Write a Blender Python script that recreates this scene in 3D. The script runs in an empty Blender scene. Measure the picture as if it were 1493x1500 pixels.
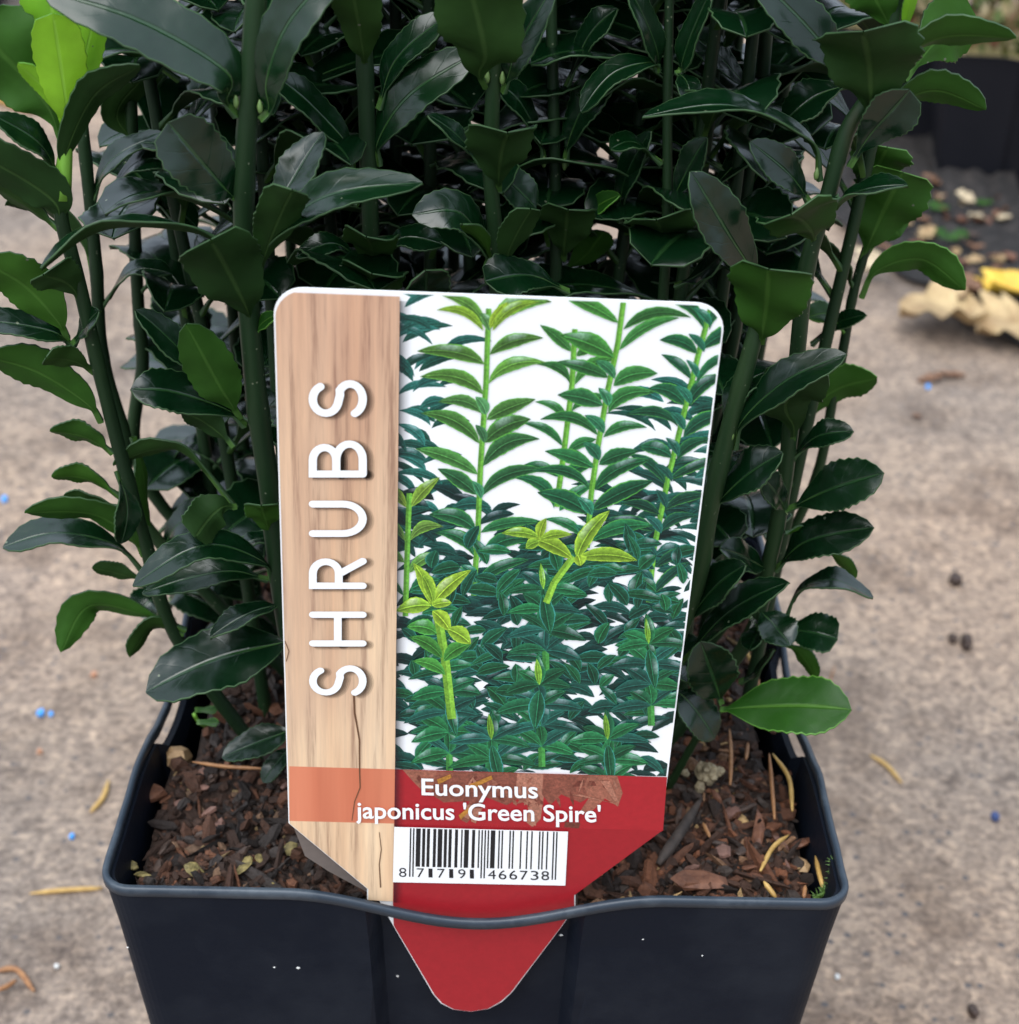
import bpy, math, random
from mathutils import Vector, Matrix, noise
random.seed(11)
sc = bpy.context.scene
COL = sc.collection
R = math.radians

# ------------------------------------------------------------------ camera
FPX, IW, IH = 2500.0, 1493.0, 1500.0
CAM = Vector((0.00234, -0.28669, 0.32568))
PITCH, ROLL, YAW = 0.5146, 0.02541, 0.00824
FW = Vector((math.sin(YAW)*math.cos(PITCH), math.cos(YAW)*math.cos(PITCH), -math.sin(PITCH)))
R0 = Vector((math.cos(YAW), -math.sin(YAW), 0.0)); U0 = R0.cross(FW)
RT = R0*math.cos(ROLL) + U0*math.sin(ROLL)
UP = -R0*math.sin(ROLL) + U0*math.cos(ROLL)
cd = bpy.data.cameras.new('camera'); cam = bpy.data.objects.new('camera', cd); COL.objects.link(cam)
M3 = Matrix((RT, UP, -FW)).transposed().to_4x4(); M3.translation = CAM
cam.matrix_world = M3
cd.sensor_fit = 'HORIZONTAL'; cd.sensor_width = 36.0; cd.lens = 36.0*FPX/IW
cd.clip_start = 0.01; cd.clip_end = 60.0
cd.dof.use_dof = True; cd.dof.focus_distance = 0.272; cd.dof.aperture_fstop = 32.0
sc.camera = cam

# ------------------------------------------------------------------ world and light
w = bpy.data.worlds.new('World'); sc.world = w; w.use_nodes = True
nt = w.node_tree; bg = nt.nodes['Background']
sky = nt.nodes.new('ShaderNodeTexSky'); sky.sky_type = 'NISHITA'; sky.sun_disc = False
SUN_EL, SUN_AZ = R(58), R(212)          # azimuth clockwise from +Y: behind the camera, to its left
sky.sun_elevation = SUN_EL; sky.sun_rotation = SUN_AZ
sky.air_density = 1.0; sky.dust_density = 3.0; sky.ozone_density = 1.0
hs = nt.nodes.new('ShaderNodeHueSaturation'); hs.inputs['Saturation'].default_value = 0.5
nt.links.new(sky.outputs[0], hs.inputs['Color']); tcw = nt.nodes.new('ShaderNodeTexCoord'); sx_ = nt.nodes.new('ShaderNodeSeparateXYZ'); nt.links.new(tcw.outputs['Generated'], sx_.inputs[0])
rm = nt.nodes.new('ShaderNodeMapRange'); rm.inputs['From Min'].default_value = 0.0; rm.inputs['From Max'].default_value = 1.0
rm.inputs['To Min'].default_value = 0.333; rm.inputs['To Max'].default_value = 1.0; nt.links.new(sx_.outputs[2], rm.inputs['Value'])
ov = nt.nodes.new('ShaderNodeMix'); ov.data_type = 'RGBA'; ov.blend_type = 'MULTIPLY'; ov.inputs[0].default_value = 1.0
ov.inputs[6].default_value = (8.5, 10.0, 12.0, 1); nt.links.new(rm.outputs[0], ov.inputs[7])
mxs = nt.nodes.new('ShaderNodeMix'); mxs.data_type = 'RGBA'; mxs.inputs[0].default_value = 0.65
nt.links.new(hs.outputs[0], mxs.inputs[6]); nt.links.new(ov.outputs[2], mxs.inputs[7]); nt.links.new(mxs.outputs[2], bg.inputs[0])
bg.inputs[1].default_value = 0.10
sl = bpy.data.lights.new('sun', 'SUN'); sl.energy = 1.5; sl.angle = R(60); sl.color = (1.0, 0.985, 0.96)
so = bpy.data.objects.new('sun', sl); COL.objects.link(so)
sd = Vector((math.sin(SUN_AZ)*math.cos(SUN_EL), math.cos(SUN_AZ)*math.cos(SUN_EL), math.sin(SUN_EL)))
so.rotation_euler = (-sd).to_track_quat('-Z', 'Y').to_euler()
sc.view_settings.view_transform = 'Standard'; sc.view_settings.look = 'None'
sc.view_settings.gamma = 1.0; sc.view_settings.use_curve_mapping = False
sc.view_settings.exposure = 1.05

# ------------------------------------------------------------------ pixel helpers
def ray(px, py):
    return (FW + RT*((px-IW/2)/FPX) - UP*((py-IH/2)/FPX))
def at_y(px, py, Y):
    d = ray(px, py); return CAM + d*((Y-CAM.y)/d.y)
def at_z(px, py, Z):
    d = ray(px, py); return CAM + d*((Z-CAM.z)/d.z)
def depth(p): return (p-CAM).dot(FW)
def px_m(p): return depth(p)/FPX            # metres for one photo pixel at p

# ------------------------------------------------------------------ material helpers
def lin(c):
    c /= 255.0
    return c/12.92 if c <= 0.04045 else ((c+0.055)/1.055)**2.4
def rgb(r, g, b, k=1.0): return (lin(r)*k, lin(g)*k, lin(b)*k, 1.0)

class NT:
    def __init__(s, name, rough=0.5, spec=0.5):
        s.m = bpy.data.materials.new(name); s.m.use_nodes = True
        s.t = s.m.node_tree; s.n = s.t.nodes; s.p = s.n['Principled BSDF']
        s.p.inputs['Roughness'].default_value = rough
        s.p.inputs['Specular IOR Level'].default_value = spec
        s.tc = None
    def co(s, out='Object'):
        if not s.tc: s.tc = s.n.new('ShaderNodeTexCoord')
        return s.tc.outputs[out]
    def link(s, a, b): s.t.links.new(a, b)
    def noise(s, scale, detail=4, rough=0.55, vec=None, stretch=None, out='Fac'):
        x = s.n.new('ShaderNodeTexNoise'); x.inputs['Scale'].default_value = scale
        x.inputs['Detail'].default_value = detail; x.inputs['Roughness'].default_value = rough
        v = vec or s.co()
        if stretch:
            mp = s.n.new('ShaderNodeMapping'); mp.inputs['Scale'].default_value = stretch
            s.link(v, mp.inputs[0]); v = mp.outputs[0]
        s.link(v, x.inputs['Vector']); return x.outputs[out]
    def voro(s, scale, vec=None, out='Distance', feature='F1'):
        x = s.n.new('ShaderNodeTexVoronoi'); x.feature = feature; x.inputs['Scale'].default_value = scale
        s.link(vec or s.co(), x.inputs['Vector']); return x.outputs[out]
    def ramp(s, fac, stops):
        x = s.n.new('ShaderNodeValToRGB'); e = x.color_ramp.elements
        while len(e) < len(stops): e.new(0.5)
        for k, (p, c) in enumerate(stops):
            e[k].position = p; e[k].color = c if len(c) == 4 else (*c, 1)
        s.link(fac, x.inputs[0]); return x.outputs[0]
    def mix(s, fac, a, b, mode='MIX'):
        x = s.n.new('ShaderNodeMix'); x.data_type = 'RGBA'; x.blend_type = mode
        for v, i in ((fac, 0), (a, 6), (b, 7)):
            if hasattr(v, 'is_output'): s.link(v, x.inputs[i])
            else: x.inputs[i].default_value = v
        return x.outputs[2]
    def math(s, op, a, b=0.0):
        x = s.n.new('ShaderNodeMath'); x.operation = op
        for v, i in ((a, 0), (b, 1)):
            if hasattr(v, 'is_output'): s.link(v, x.inputs[i])
            else: x.inputs[i].default_value = v
        return x.outputs[0]
    def attr(s, name):
        x = s.n.new('ShaderNodeAttribute'); x.attribute_name = name; return x
    def rand(s):
        x = s.n.new('ShaderNodeObjectInfo'); return x.outputs['Random']
    def color(s, c):
        if hasattr(c, 'is_output'): s.link(c, s.p.inputs['Base Color'])
        else: s.p.inputs['Base Color'].default_value = c
    def roughness(s, v): s.link(v, s.p.inputs['Roughness'])
    def bump(s, h, dist=0.001, strength=1.0):
        x = s.n.new('ShaderNodeBump'); x.inputs['Distance'].default_value = dist
        x.inputs['Strength'].default_value = strength
        s.link(h, x.inputs['Height']); s.link(x.outputs[0], s.p.inputs['Normal'])
    def translucent(s, fac, col):
        t = s.n.new('ShaderNodeBsdfTranslucent'); mx = s.n.new('ShaderNodeMixShader')
        if hasattr(col, 'is_output'): s.link(col, t.inputs[0])
        else: t.inputs[0].default_value = col
        mx.inputs[0].default_value = fac
        s.link(s.p.outputs[0], mx.inputs[1]); s.link(t.outputs[0], mx.inputs[2])
        s.link(mx.outputs[0], s.n['Material Output'].inputs[0])
W4 = lambda v: (v, v, v, 1)

# ------------------------------------------------------------------ object helpers
def link_mesh(name, verts, faces, mats=(), parent=None, loc=(0, 0, 0), mi=None, smooth=False, uv=None, colors=None):
    me = bpy.data.meshes.new(name); me.from_pydata([tuple(v) for v in verts], [], faces)
    for m in mats: me.materials.append(m)
    if mi: me.polygons.foreach_set('material_index', mi)
    if smooth: me.polygons.foreach_set('use_smooth', [True]*len(me.polygons))
    if uv:
        lay = me.uv_layers.new(name='UVMap')
        for l in me.loops: lay.data[l.index].uv = uv[l.vertex_index]
    if colors:
        at = me.color_attributes.new('Col', 'FLOAT_COLOR', 'POINT')
        for k, c in enumerate(colors): at.data[k].color = c
    me.update()
    o = bpy.data.objects.new(name, me); COL.objects.link(o); o.location = loc
    if parent: o.parent = parent
    return o
def empty(name, loc=(0, 0, 0)):
    o = bpy.data.objects.new(name, None); COL.objects.link(o); o.location = loc; o.empty_display_size = 0.01; return o
def tag(o, label=None, cat=None, group=None, kind=None):
    if label: o['label'] = label
    if cat: o['category'] = cat
    if group: o['group'] = group
    if kind: o['kind'] = kind
    return o

def tube(path, radii, seg=8, square=0.0):
    """closed-ended tube along a list of Vectors"""
    V, F = [], []
    n = len(path); prev = None
    for i, p in enumerate(path):
        t = (path[min(i+1, n-1)] - path[max(i-1, 0)]).normalized()
        if prev is None:
            a = Vector((1, 0, 0)) if abs(t.x) < 0.8 else Vector((0, 1, 0))
        else: a = prev
        a = (a - t*a.dot(t)).normalized(); b = t.cross(a); prev = a
        for k in range(seg):
            th = 2*math.pi*k/seg
            r = radii[i]*(1 + square*math.cos(4*th))
            V.append(p + a*(math.cos(th)*r) + b*(math.sin(th)*r))
        if i:
            for k in range(seg):
                F.append(((i-1)*seg+k, (i-1)*seg+(k+1) % seg, i*seg+(k+1) % seg, i*seg+k))
    F.append(tuple(reversed(range(seg)))); F.append(tuple((n-1)*seg+k for k in range(seg)))
    return V, F
def catmull(pts, n):
    out = []; m = len(pts)
    for i in range(n+1):
        f = i/n*(m-1); k = min(int(f), m-2); t = f-k
        p1, p2 = pts[k], pts[k+1]
        p0 = pts[k-1] if k else p1*2-p2
        p3 = pts[k+2] if k+2 < m else p2*2-p1
        out.append(0.5*((2*p1) + (p2-p0)*t + (2*p0-5*p1+4*p2-p3)*t*t + (3*p1-p0-3*p2+p3)*t**3))
    return out

# ------------------------------------------------------------------ materials
# ground: worn concrete with fine aggregate
g = NT('concrete', 0.85, 0.25)
n1 = g.noise(420, 3, 0.6); n2 = g.noise(150, 5, 0.65); n3 = g.noise(22, 5, 0.6); n4 = g.noise(6.0, 3, 0.5)
base = g.ramp(n4, [(0.36, (0.335, 0.250, 0.188)), (0.5, (0.305, 0.235, 0.182)), (0.66, (0.235, 0.192, 0.160))])
sep = g.n.new('ShaderNodeSeparateXYZ'); g.link(g.co(), sep.inputs[0])
gx = g.math('ADD', g.math('MULTIPLY', g.math('ADD', g.math('MULTIPLY', sep.outputs[0], 3.0), g.math('MULTIPLY', sep.outputs[1], 2.4)), 0.8), g.math('MULTIPLY', n4, 1.2))
greyer = g.ramp(gx, [(0.0, W4(1)), (0.62, W4(0))])
base = g.mix(greyer, base, (0.232, 0.202, 0.186, 1))
grain = g.ramp(n1, [(0.33, (0.42, 0.40, 0.40)), (0.5, (0.95, 0.95, 0.95)), (0.68, (1.55, 1.5, 1.42))])
c = g.mix(0.6, base, grain, 'MULTIPLY')
mid = g.ramp(n2, [(0.34, (0.52, 0.50, 0.50)), (0.52, (1, 1, 1)), (0.7, (1.28, 1.24, 1.18))])
c = g.mix(0.5, c, mid, 'MULTIPLY')
st = g.ramp(n3, [(0.36, (0.50, 0.47, 0.46)), (0.5, (1, 1, 1))])
c = g.mix(0.65, c, st, 'MULTIPLY')
v = g.voro(260); vc = g.voro(260, out='Color')
agg = g.voro(330, out='Color'); agg2 = g.voro(170, out='Color')
c = g.mix(0.5, c, g.ramp(agg, [(0.15, (0.58, 0.56, 0.57)), (0.45, (0.98, 0.97, 0.96)), (0.62, (1.02, 1.0, 0.98)), (0.85, (1.42, 1.38, 1.30))]), 'MULTIPLY')
c = g.mix(0.25, c, g.ramp(agg2, [(0.2, (0.62, 0.60, 0.62)), (0.5, (1, 1, 1)), (0.8, (1.3, 1.27, 1.22))]), 'MULTIPLY')
spk = g.math('MULTIPLY', g.math('LESS_THAN', v, 0.26), g.math('GREATER_THAN', vc, 0.72))
c = g.mix(spk, c, (0.12, 0.105, 0.10, 1)); g.color(c)
g.bump(g.math('ADD', n1, g.math('MULTIPLY', n2, 2.0)), 0.0012, 0.7)
M_ground = g.m

g = NT('damp_dirt', 0.8, 0.4)
n1 = g.noise(120, 6, 0.7); n2 = g.noise(30, 4)
g.color(g.mix(0.6, g.ramp(n1, [(0.3, (0.010, 0.009, 0.009)), (0.55, (0.032, 0.028, 0.027)), (0.75, (0.095, 0.08, 0.072))]),
              g.ramp(n2, [(0.35, (0.5, 0.5, 0.5)), (0.7, (1.3, 1.25, 1.2))]), 'MULTIPLY'))
g.bump(n1, 0.006, 1.0); M_dirt = g.m

def leaf_mat(name, col, col2, rough, trans, tcol, vein, veincol, spec=0.5, vein_bump=0.6, petcol=(0.075, 0.17, 0.035, 1), quilt=2.4):
    g = NT(name, rough, spec)
    uv = g.n.new('ShaderNodeUVMap'); sp = g.n.new('ShaderNodeSeparateXYZ'); g.link(uv.outputs[0], sp.inputs[0])
    U, V = sp.outputs[0], sp.outputs[1]
    av = g.math('ABSOLUTE', V)
    n1 = g.noise(260, 4); n2 = g.noise(45, 3)
    c = g.mix(n2, col, col2)
    rnd = g.rand()
    c = g.mix(1.0, c, g.ramp(rnd, [(0.0, (0.72, 0.78, 0.80)), (0.5, (1, 1, 1)), (1.0, (1.30, 1.18, 1.0))]), 'MULTIPLY')
    c = g.mix(0.5, c, g.ramp(n1, [(0.3, (0.75, 0.75, 0.75)), (0.7, (1.22, 1.22, 1.2))]), 'MULTIPLY')
    mid = g.ramp(av, [(0.0, W4(1)), (0.035, W4(1)), (0.085, W4(0))])
    # side veins leave the midrib at a slant
    sv = g.math('SUBTRACT', g.math('MULTIPLY', U, 1.0), g.math('MULTIPLY', av, 0.16))
    wob = g.math('MULTIPLY', g.math('SUBTRACT', n2, 0.5), 0.06)
    sn = g.math('ABSOLUTE', g.math('SINE', g.math('MULTIPLY', g.math('ADD', sv, wob), 24.0)))
    side = g.ramp(sn, [(0.0, W4(1)), (0.16, W4(0))])
    c = g.mix(g.math('MULTIPLY', side, vein*0.05), c, veincol)
    c = g.mix(g.math('MULTIPLY', mid, vein), c, veincol)
    dv = g.voro(420); dc = g.voro(420, out='Color')
    c = g.mix(g.math('MULTIPLY', g.math('LESS_THAN', dv, 0.10), g.math('GREATER_THAN', dc, 0.80)), c, (0.12, 0.14, 0.09, 1))
    c = g.mix(g.ramp(U, [(0.02, W4(0.75)), (0.12, W4(0.7)), (0.17, W4(0))]), c, petcol)
    c = g.mix(g.math('MULTIPLY', mid, g.ramp(U, [(0.15, W4(0.6)), (0.55, W4(0))])), c, petcol)
    g.color(c)
    r = g.math('ADD', g.math('MULTIPLY', n2, 0.16), g.math('ADD', rough-0.08, g.math('MULTIPLY', n1, 0.06)))
    g.roughness(r)
    n5 = g.noise(130, 2, 0.5)
    h = g.math('SUBTRACT', g.math('ADD', g.math('MULTIPLY', n1, 0.12), g.math('MULTIPLY', n5, quilt)), g.math('ADD', g.math('MULTIPLY', side, 0.05), g.math('MULTIPLY', mid, 0.7)))
    g.bump(h, 0.00035, vein_bump)
    if trans: g.translucent(trans, tcol)
    return g.m
M_top = leaf_mat('leaf_top', (0.0008, 0.0100, 0.0030, 1), (0.0022, 0.0185, 0.0048, 1), 0.20, 0.035, (0.02, 0.09, 0.01, 1), 0.32, (0.030, 0.095, 0.026, 1), 0.62)
M_under = leaf_mat('leaf_under', (0.012, 0.040, 0.007, 1), (0.020, 0.058, 0.010, 1), 0.6, 0.12, (0.06, 0.17, 0.015, 1), 0.35, (0.06, 0.12, 0.03, 1), 0.18, 0.35)
M_top_b = leaf_mat('leaf_top_young', (0.006, 0.042, 0.003, 1), (0.016, 0.072, 0.005, 1), 0.42, 0.10, (0.05, 0.20, 0.008, 1), 0.6, (0.075, 0.19, 0.02, 1), 0.28)
M_under_b = leaf_mat('leaf_under_young', (0.026, 0.090, 0.009, 1), (0.040, 0.118, 0.014, 1), 0.55, 0.18, (0.08, 0.26, 0.015, 1), 0.3, (0.10, 0.23, 0.04, 1), 0.18, 0.3)
M_new = leaf_mat('leaf_new', (0.20, 0.47, 0.022, 1), (0.26, 0.54, 0.03, 1), 0.42, 0.25, (0.35, 0.75, 0.03, 1), 0.35, (0.34, 0.62, 0.10, 1), 0.4, 0.3)
g = NT('leaf_margin', 0.5, 0.4); g.color(g.mix(g.noise(300), (0.004, 0.022, 0.006, 1), (0.055, 0.12, 0.042, 1))); M_margin = g.m
g = NT('leaf_margin_young', 0.5, 0.4); g.color((0.09, 0.24, 0.03, 1)); M_margin_b = g.m
g = NT('green_bark', 0.5, 0.25)
n1 = g.noise(90, 4, 0.6, stretch=(1, 1, 0.12)); v = g.voro(900); vc = g.voro(900, out='Color')
c = g.ramp(n1, [(0.3, (0.005, 0.016, 0.006)), (0.55, (0.011, 0.032, 0.010)), (0.75, (0.024, 0.050, 0.016))])
c = g.mix(g.math('MULTIPLY', g.math('LESS_THAN', v, 0.16), g.math('GREATER_THAN', vc, 0.72)), c, (0.10, 0.12, 0.075, 1))
cork = g.ramp(g.noise(35, 3, stretch=(1, 1, 0.15)), [(0.63, W4(0)), (0.70, W4(0.8))])
c = g.mix(cork, c, (0.17, 0.12, 0.07, 1)); g.color(c); g.bump(n1, 0.0004, 0.5); M_stem = g.m
g = NT('new_shoot', 0.45); g.color((0.16, 0.36, 0.04, 1)); M_shoot = g.m
g = NT('bud_scales', 0.5); g.color((0.11, 0.19, 0.05, 1)); M_bud = g.m

g = NT('pot_plastic', 0.5, 0.13)
n1 = g.noise(700, 2); n2 = g.noise(40, 5, 0.65); n3 = g.noise(14, 3)
c = g.mix(g.ramp(n2, [(0.45, W4(0)), (0.75, W4(0.5))]), (0.0052, 0.0078, 0.0145, 1), (0.022, 0.026, 0.034, 1))
g.color(c); g.roughness(g.math('ADD', g.math('MULTIPLY', n2, 0.25), 0.42)); g.bump(g.math('ADD', n1, n3), 0.00012, 0.5); M_pot = g.m
g = NT('pot_rim_painted_highlight', 0.38, 0.5)
n2 = g.noise(60, 5, 0.7)
c = g.mix(g.ramp(n2, [(0.5, W4(0)), (0.72, W4(0.8))]), (0.024, 0.036, 0.052, 1), (0.085, 0.105, 0.125, 1))  # paler than the wall: the rim's blue-grey highlight is put into the colour
g.color(c); g.roughness(g.math('ADD', g.math('MULTIPLY', n2, 0.3), 0.26)); g.bump(n2, 0.0003, 0.4); M_rim = g.m
g = NT('far_pot_plastic', 0.5, 0.12)
g.color(g.mix(g.noise(25, 4), (0.006, 0.007, 0.010, 1), (0.014, 0.014, 0.018, 1))); M_farpot = g.m

g = NT('potting_mix', 0.75, 0.35)
n1 = g.noise(260, 6, 0.7); n2 = g.noise(60, 4)
c = g.ramp(n1, [(0.3, (0.010, 0.007, 0.006)), (0.55, (0.040, 0.023, 0.016)), (0.75, (0.10, 0.052, 0.032))])
g.color(c); g.bump(g.math('ADD', n1, n2), 0.003, 1.0); M_soil = g.m
g = NT('mulch_crumbs', 0.7, 0.4)
a = g.attr('Col'); n1 = g.noise(1500, 5, 0.7)
g.color(g.mix(0.8, a.outputs['Color'], g.ramp(n1, [(0.3, (0.5, 0.5, 0.5)), (0.7, (1.4, 1.4, 1.4))]), 'MULTIPLY')); g.bump(n1, 0.0006, 0.8); M_crumb = g.m
def fleck(name, c1, c2, rough=0.6, scale=400, stretch=None, bump=0.0004):
    g = NT(name, rough, 0.4); n = g.noise(scale, 4, 0.65, stretch=stretch)
    g.color(g.ramp(n, [(0.3, c1), (0.72, c2)])); g.bump(n, bump, 0.8); return g.m
M_bark_dark = fleck('bark_dark', (0.022, 0.014, 0.011), (0.085, 0.052, 0.038))
M_bark_red = fleck('bark_red', (0.070, 0.026, 0.014), (0.21, 0.092, 0.052))
M_bark_pink = fleck('bark_pink', (0.10, 0.050, 0.038), (0.24, 0.13, 0.10))
M_bark_tan = fleck('bark_tan', (0.22, 0.13, 0.060), (0.44, 0.29, 0.15), scale=250)
M_moss_yellow = fleck('moss_yellow', (0.055, 0.045, 0.018), (0.34, 0.27, 0.10), scale=700, bump=0.0008)
M_clump = fleck('crumbly_clump', (0.16, 0.125, 0.075), (0.42, 0.34, 0.21))
M_needle_o = fleck('needle_orange', (0.22, 0.095, 0.040), (0.40, 0.20, 0.085), 0.45)
M_needle_y = fleck('needle_yellow', (0.38, 0.22, 0.060), (0.62, 0.40, 0.13), 0.45)
M_twig = fleck('twig_grey', (0.028, 0.021, 0.018), (0.095, 0.070, 0.056), 0.7, 200, (1, 1, 1))
M_moss_green = fleck('moss_green', (0.05, 0.11, 0.020), (0.12, 0.22, 0.04))
M_blue = fleck('blue_grit', (0.06, 0.30, 0.80), (0.10, 0.42, 0.95))
M_navy = fleck('navy_grit', (0.03, 0.05, 0.14), (0.05, 0.08, 0.20))
M_ogrit = fleck('orange_grit', (0.36, 0.16, 0.09), (0.5, 0.27, 0.16))
M_wgrit = fleck('white_grit', (0.6, 0.6, 0.58), (0.8, 0.8, 0.78))
M_dry = fleck('dry_leaf', (0.22, 0.13, 0.06), (0.56, 0.42, 0.22), 0.6, 60)
M_yleaf = fleck('yellow_leaf', (0.55, 0.33, 0.03), (0.75, 0.52, 0.08), 0.5, 40)
M_brownleaf = fleck('brown_leaf', (0.10, 0.045, 0.022), (0.30, 0.16, 0.09), 0.6, 60)
M_paleleaf = fleck('pale_leaf', (0.38, 0.30, 0.19), (0.60, 0.50, 0.34), 0.6, 50)

# ------------------------------------------------------------------ the setting
def ground_sheet():
    s = 14.0
    o = link_mesh('ground', [(-s, -s, 0), (s, -s, 0), (s, s, 0), (-s, s, 0)], [(0, 1, 2, 3)], [M_ground])
    tag(o, kind='structure')
ground_sheet()
def dirt_patch():
    # dark damp dirt at the foot of the pots standing behind, ragged front edge
    edge = [(1215, 330), (1270, 372), (1330, 422), (1390, 452), (1440, 490), (1500, 520), (1580, 560)]
    P = [at_z(x, y, 0) for x, y in edge]
    path = []
    for i in range(len(P)-1):
        for k in range(8):
            q = P[i].lerp(P[i+1], k/8)
            path.append(q + Vector((0, 0.02*noise.noise(q*40), 0)))
    V, F = [], []
    nrow = 14
    for q in path:
        for j in range(nrow):
            f = j/(nrow-1)
            p = q + Vector((0.10*f, 0.75*f, 0))
            z = 0.004 + (0.012*min(1, f*3) + 0.010*noise.noise(p*25)+0.006*noise.noise(p*70))*min(1, f*6)
            V.append((p.x, p.y, max(0.002 if f == 0 else 0.004, z)))
    for i in range(len(path)-1):
        for j in range(nrow-1):
            a = i*nrow+j; F.append((a, a+nrow, a+nrow+1, a+1))
    o = link_mesh('dirt', V, F, [M_dirt], smooth=True); tag(o, kind='structure')
dirt_patch()

# ------------------------------------------------------------------ the plant pot
HR, HW, HB, DIP, REC = 0.125, 0.065, 0.0525, 0.0060, 0.0042
SOIL = 0.1160
def dip(s): return DIP*(0.5+0.5*math.cos(math.pi*max(-1, min(1, s/0.033))))
def pot_plan(half, r, rec, nside=40):
    """square ring; returns list of (x, y, s, in_recess) with s the distance from the side's middle"""
    out = []
    for k in range(4):
        ang = k*math.pi/2
        pts = []
        m = half-r
        ss = [-m+2*m*i/nside for i in range(nside+1)]
        for s in ss: pts.append((s, -half, s))
        for i in range(1, 8):
            th = -math.pi/2 + (math.pi/2)*i/8
            pts.append((m+r*math.cos(th), -m+r*math.sin(th), m+r))
        ca, sa = math.cos(ang), math.sin(ang)
        for x, y, s in pts:
            rr = 0.0
            a = abs(s); rec_ = rec if k == 0 else rec*.4
            if a < 0.0165: rr = rec_
            elif a < 0.0180: rr = rec_*(0.0180-a)/0.0015
            y2 = y+rr
            out.append((x*ca-y2*sa, x*sa+y2*ca, s, rr))
    return out
def build_pot(name, mats, loc=(0, 0, 0), rot=0.0, scale=1.0, full=True):
    t = empty(name, loc); t.rotation_euler = (0, 0, rot); t.scale = (scale,)*3
    zs = [0.0, 0.004, 0.02, 0.05, 0.08, 0.10, 0.112, None]
    rings = []
    V, F = [], []
    N = None
    for side in (0, 1):           # outer skin then inner skin
        for z in (zs if side == 0 else list(reversed(zs))):
            f = 1.0 if z is None else z/HR
            half = HB+(HW-0.0005-HB)*f - (0.0013 if side else 0)
            ring = pot_plan(half, 0.0055, REC, 56)
            N = len(ring)
            for x, y, s, rr in ring:
                if z is None:
                    d = dip(s) if abs(s) < HW-0.012 else 0
                    zz = HR-0.0022-d - (0.0015 if rr > 0 else 0)
                else: zz = z + (0.0015 if side and z == 0.0 else 0)
                V.append((x, y, zz))
    nr = len(V)//N
    for i in range(nr-1):
        for k in range(N):
            F.append((i*N+k, i*N+(k+1) % N, (i+1)*N+(k+1) % N, (i+1)*N+k))
    F.append(tuple(reversed(range(N)))); F.append(tuple((nr-1)*N+k for k in range(N)))
    body = link_mesh('pot_wall', V, F, [mats[0]], t)
    # rim: rounded band that bridges the recesses as a strap and dips in the middle of each side
    sec = [(0.0006, -0.0014), (0.0007, -0.0003), (0.00062, 0.0003), (0.0003, 0.00045), (-0.0003, 0.00045), (-0.0005, 0.0002), (-0.0006, -0.0016)]
    V, F = [], []
    ring0 = pot_plan(HW-0.0007, 0.0050, 0, 56); N = len(ring0); ns = len(sec)
    for k in range(N):
        x, y, s, _ = ring0[k]
        x1, y1 = ring0[(k+1) % N][:2]; x0, y0 = ring0[k-1][:2]
        tx, ty = x1-x0, y1-y0; l = math.hypot(tx, ty); nx, ny = ty/l, -tx/l
        d = dip(s) if abs(s) < HW-0.012 else 0
        j = 0.00018*noise.noise(Vector((x*120, y*120, 3)))
        for a, b in sec:
            V.append((x+nx*(a+j), y+ny*(a+j), HR-0.0006+b-d + j))
    for k in range(N):
        for i in range(ns):
            F.append((k*ns+i, ((k+1) % N)*ns+i, ((k+1) % N)*ns+(i+1) % ns, k*ns+(i+1) % ns))
    link_mesh('rim', V, F, [mats[1]], t, smooth=True)
    return t
pot = build_pot('plant_pot', (M_pot, M_rim))
tag(pot, 'square black plastic plant pot with notched rim, holding the shrub and label', 'plant pot')
for (x, y, s) in ((437, 1418, .45), (402, 1417, .3), (583, 1430, .35), (942, 1376, .35), (1029, 1400, .25), (187, 1388, .25), (822, 1370, .4), (690, 1385, 0)):
    if not s: continue
    P = at_y(x, y, -0.0628)
    # put the crumb on the tapered front wall
    for _ in range(6):
        half = HB+(HW-0.0005-HB)*P.z/HR; P = at_y(x, y, -half + (REC if abs(P.x) < 0.0165 else 0))
    r = s*0.0009
    V = [Vector(q)*r*random.uniform(.7, 1.2)+P for q in ((1, 0, 0), (-1, 0, 0), (0, 0.5, 0), (0, -0.7, 0), (0, 0, 1), (0, 0, -1))]
    F = [(4, 0, 2), (4, 2, 1), (4, 1, 3), (4, 3, 0), (5, 2, 0), (5, 1, 2), (5, 3, 1), (5, 0, 3)]
    link_mesh('dirt_speck', [v for v in V], F, [M_wgrit], pot)

# ------------------------------------------------------------------ soil and mulch
def soil_h(x, y):
    p = Vector((x, y, 0))
    e = max(abs(x), abs(y))
    return SOIL + 0.0030*noise.noise(p*45) + 0.0016*noise.noise(p*130) + 0.0008*noise.noise(p*300) - 0.0015*max(0, (e-0.052)/0.008) + 0.002*max(0, 1-e/0.05) - 0.018*x
def build_soil():
    n = 72; h = 0.0606; V, F = [], []
    for i in range(n+1):
        for j in range(n+1):
            x, y = -h+2*h*i/n, -h+2*h*j/n
            if i in (0, n) or j in (0, n): pass
            # keep clear of the recesses
            lim = h
            if abs(x) < 0.019: y = max(-h+0.0042, min(h-0.0042, y))
            if abs(y) < 0.019: x = max(-h+0.0042, min(h-0.0042, x))
            V.append((x, y, soil_h(x, y)))
    for i in range(n):
        for j in range(n):
            a = i*(n+1)+j; F.append((a, a+n+1, a+n+2, a+1))
    tag(link_mesh('soil', V, F, [M_soil], smooth=True), kind='structure')
build_soil()
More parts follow.
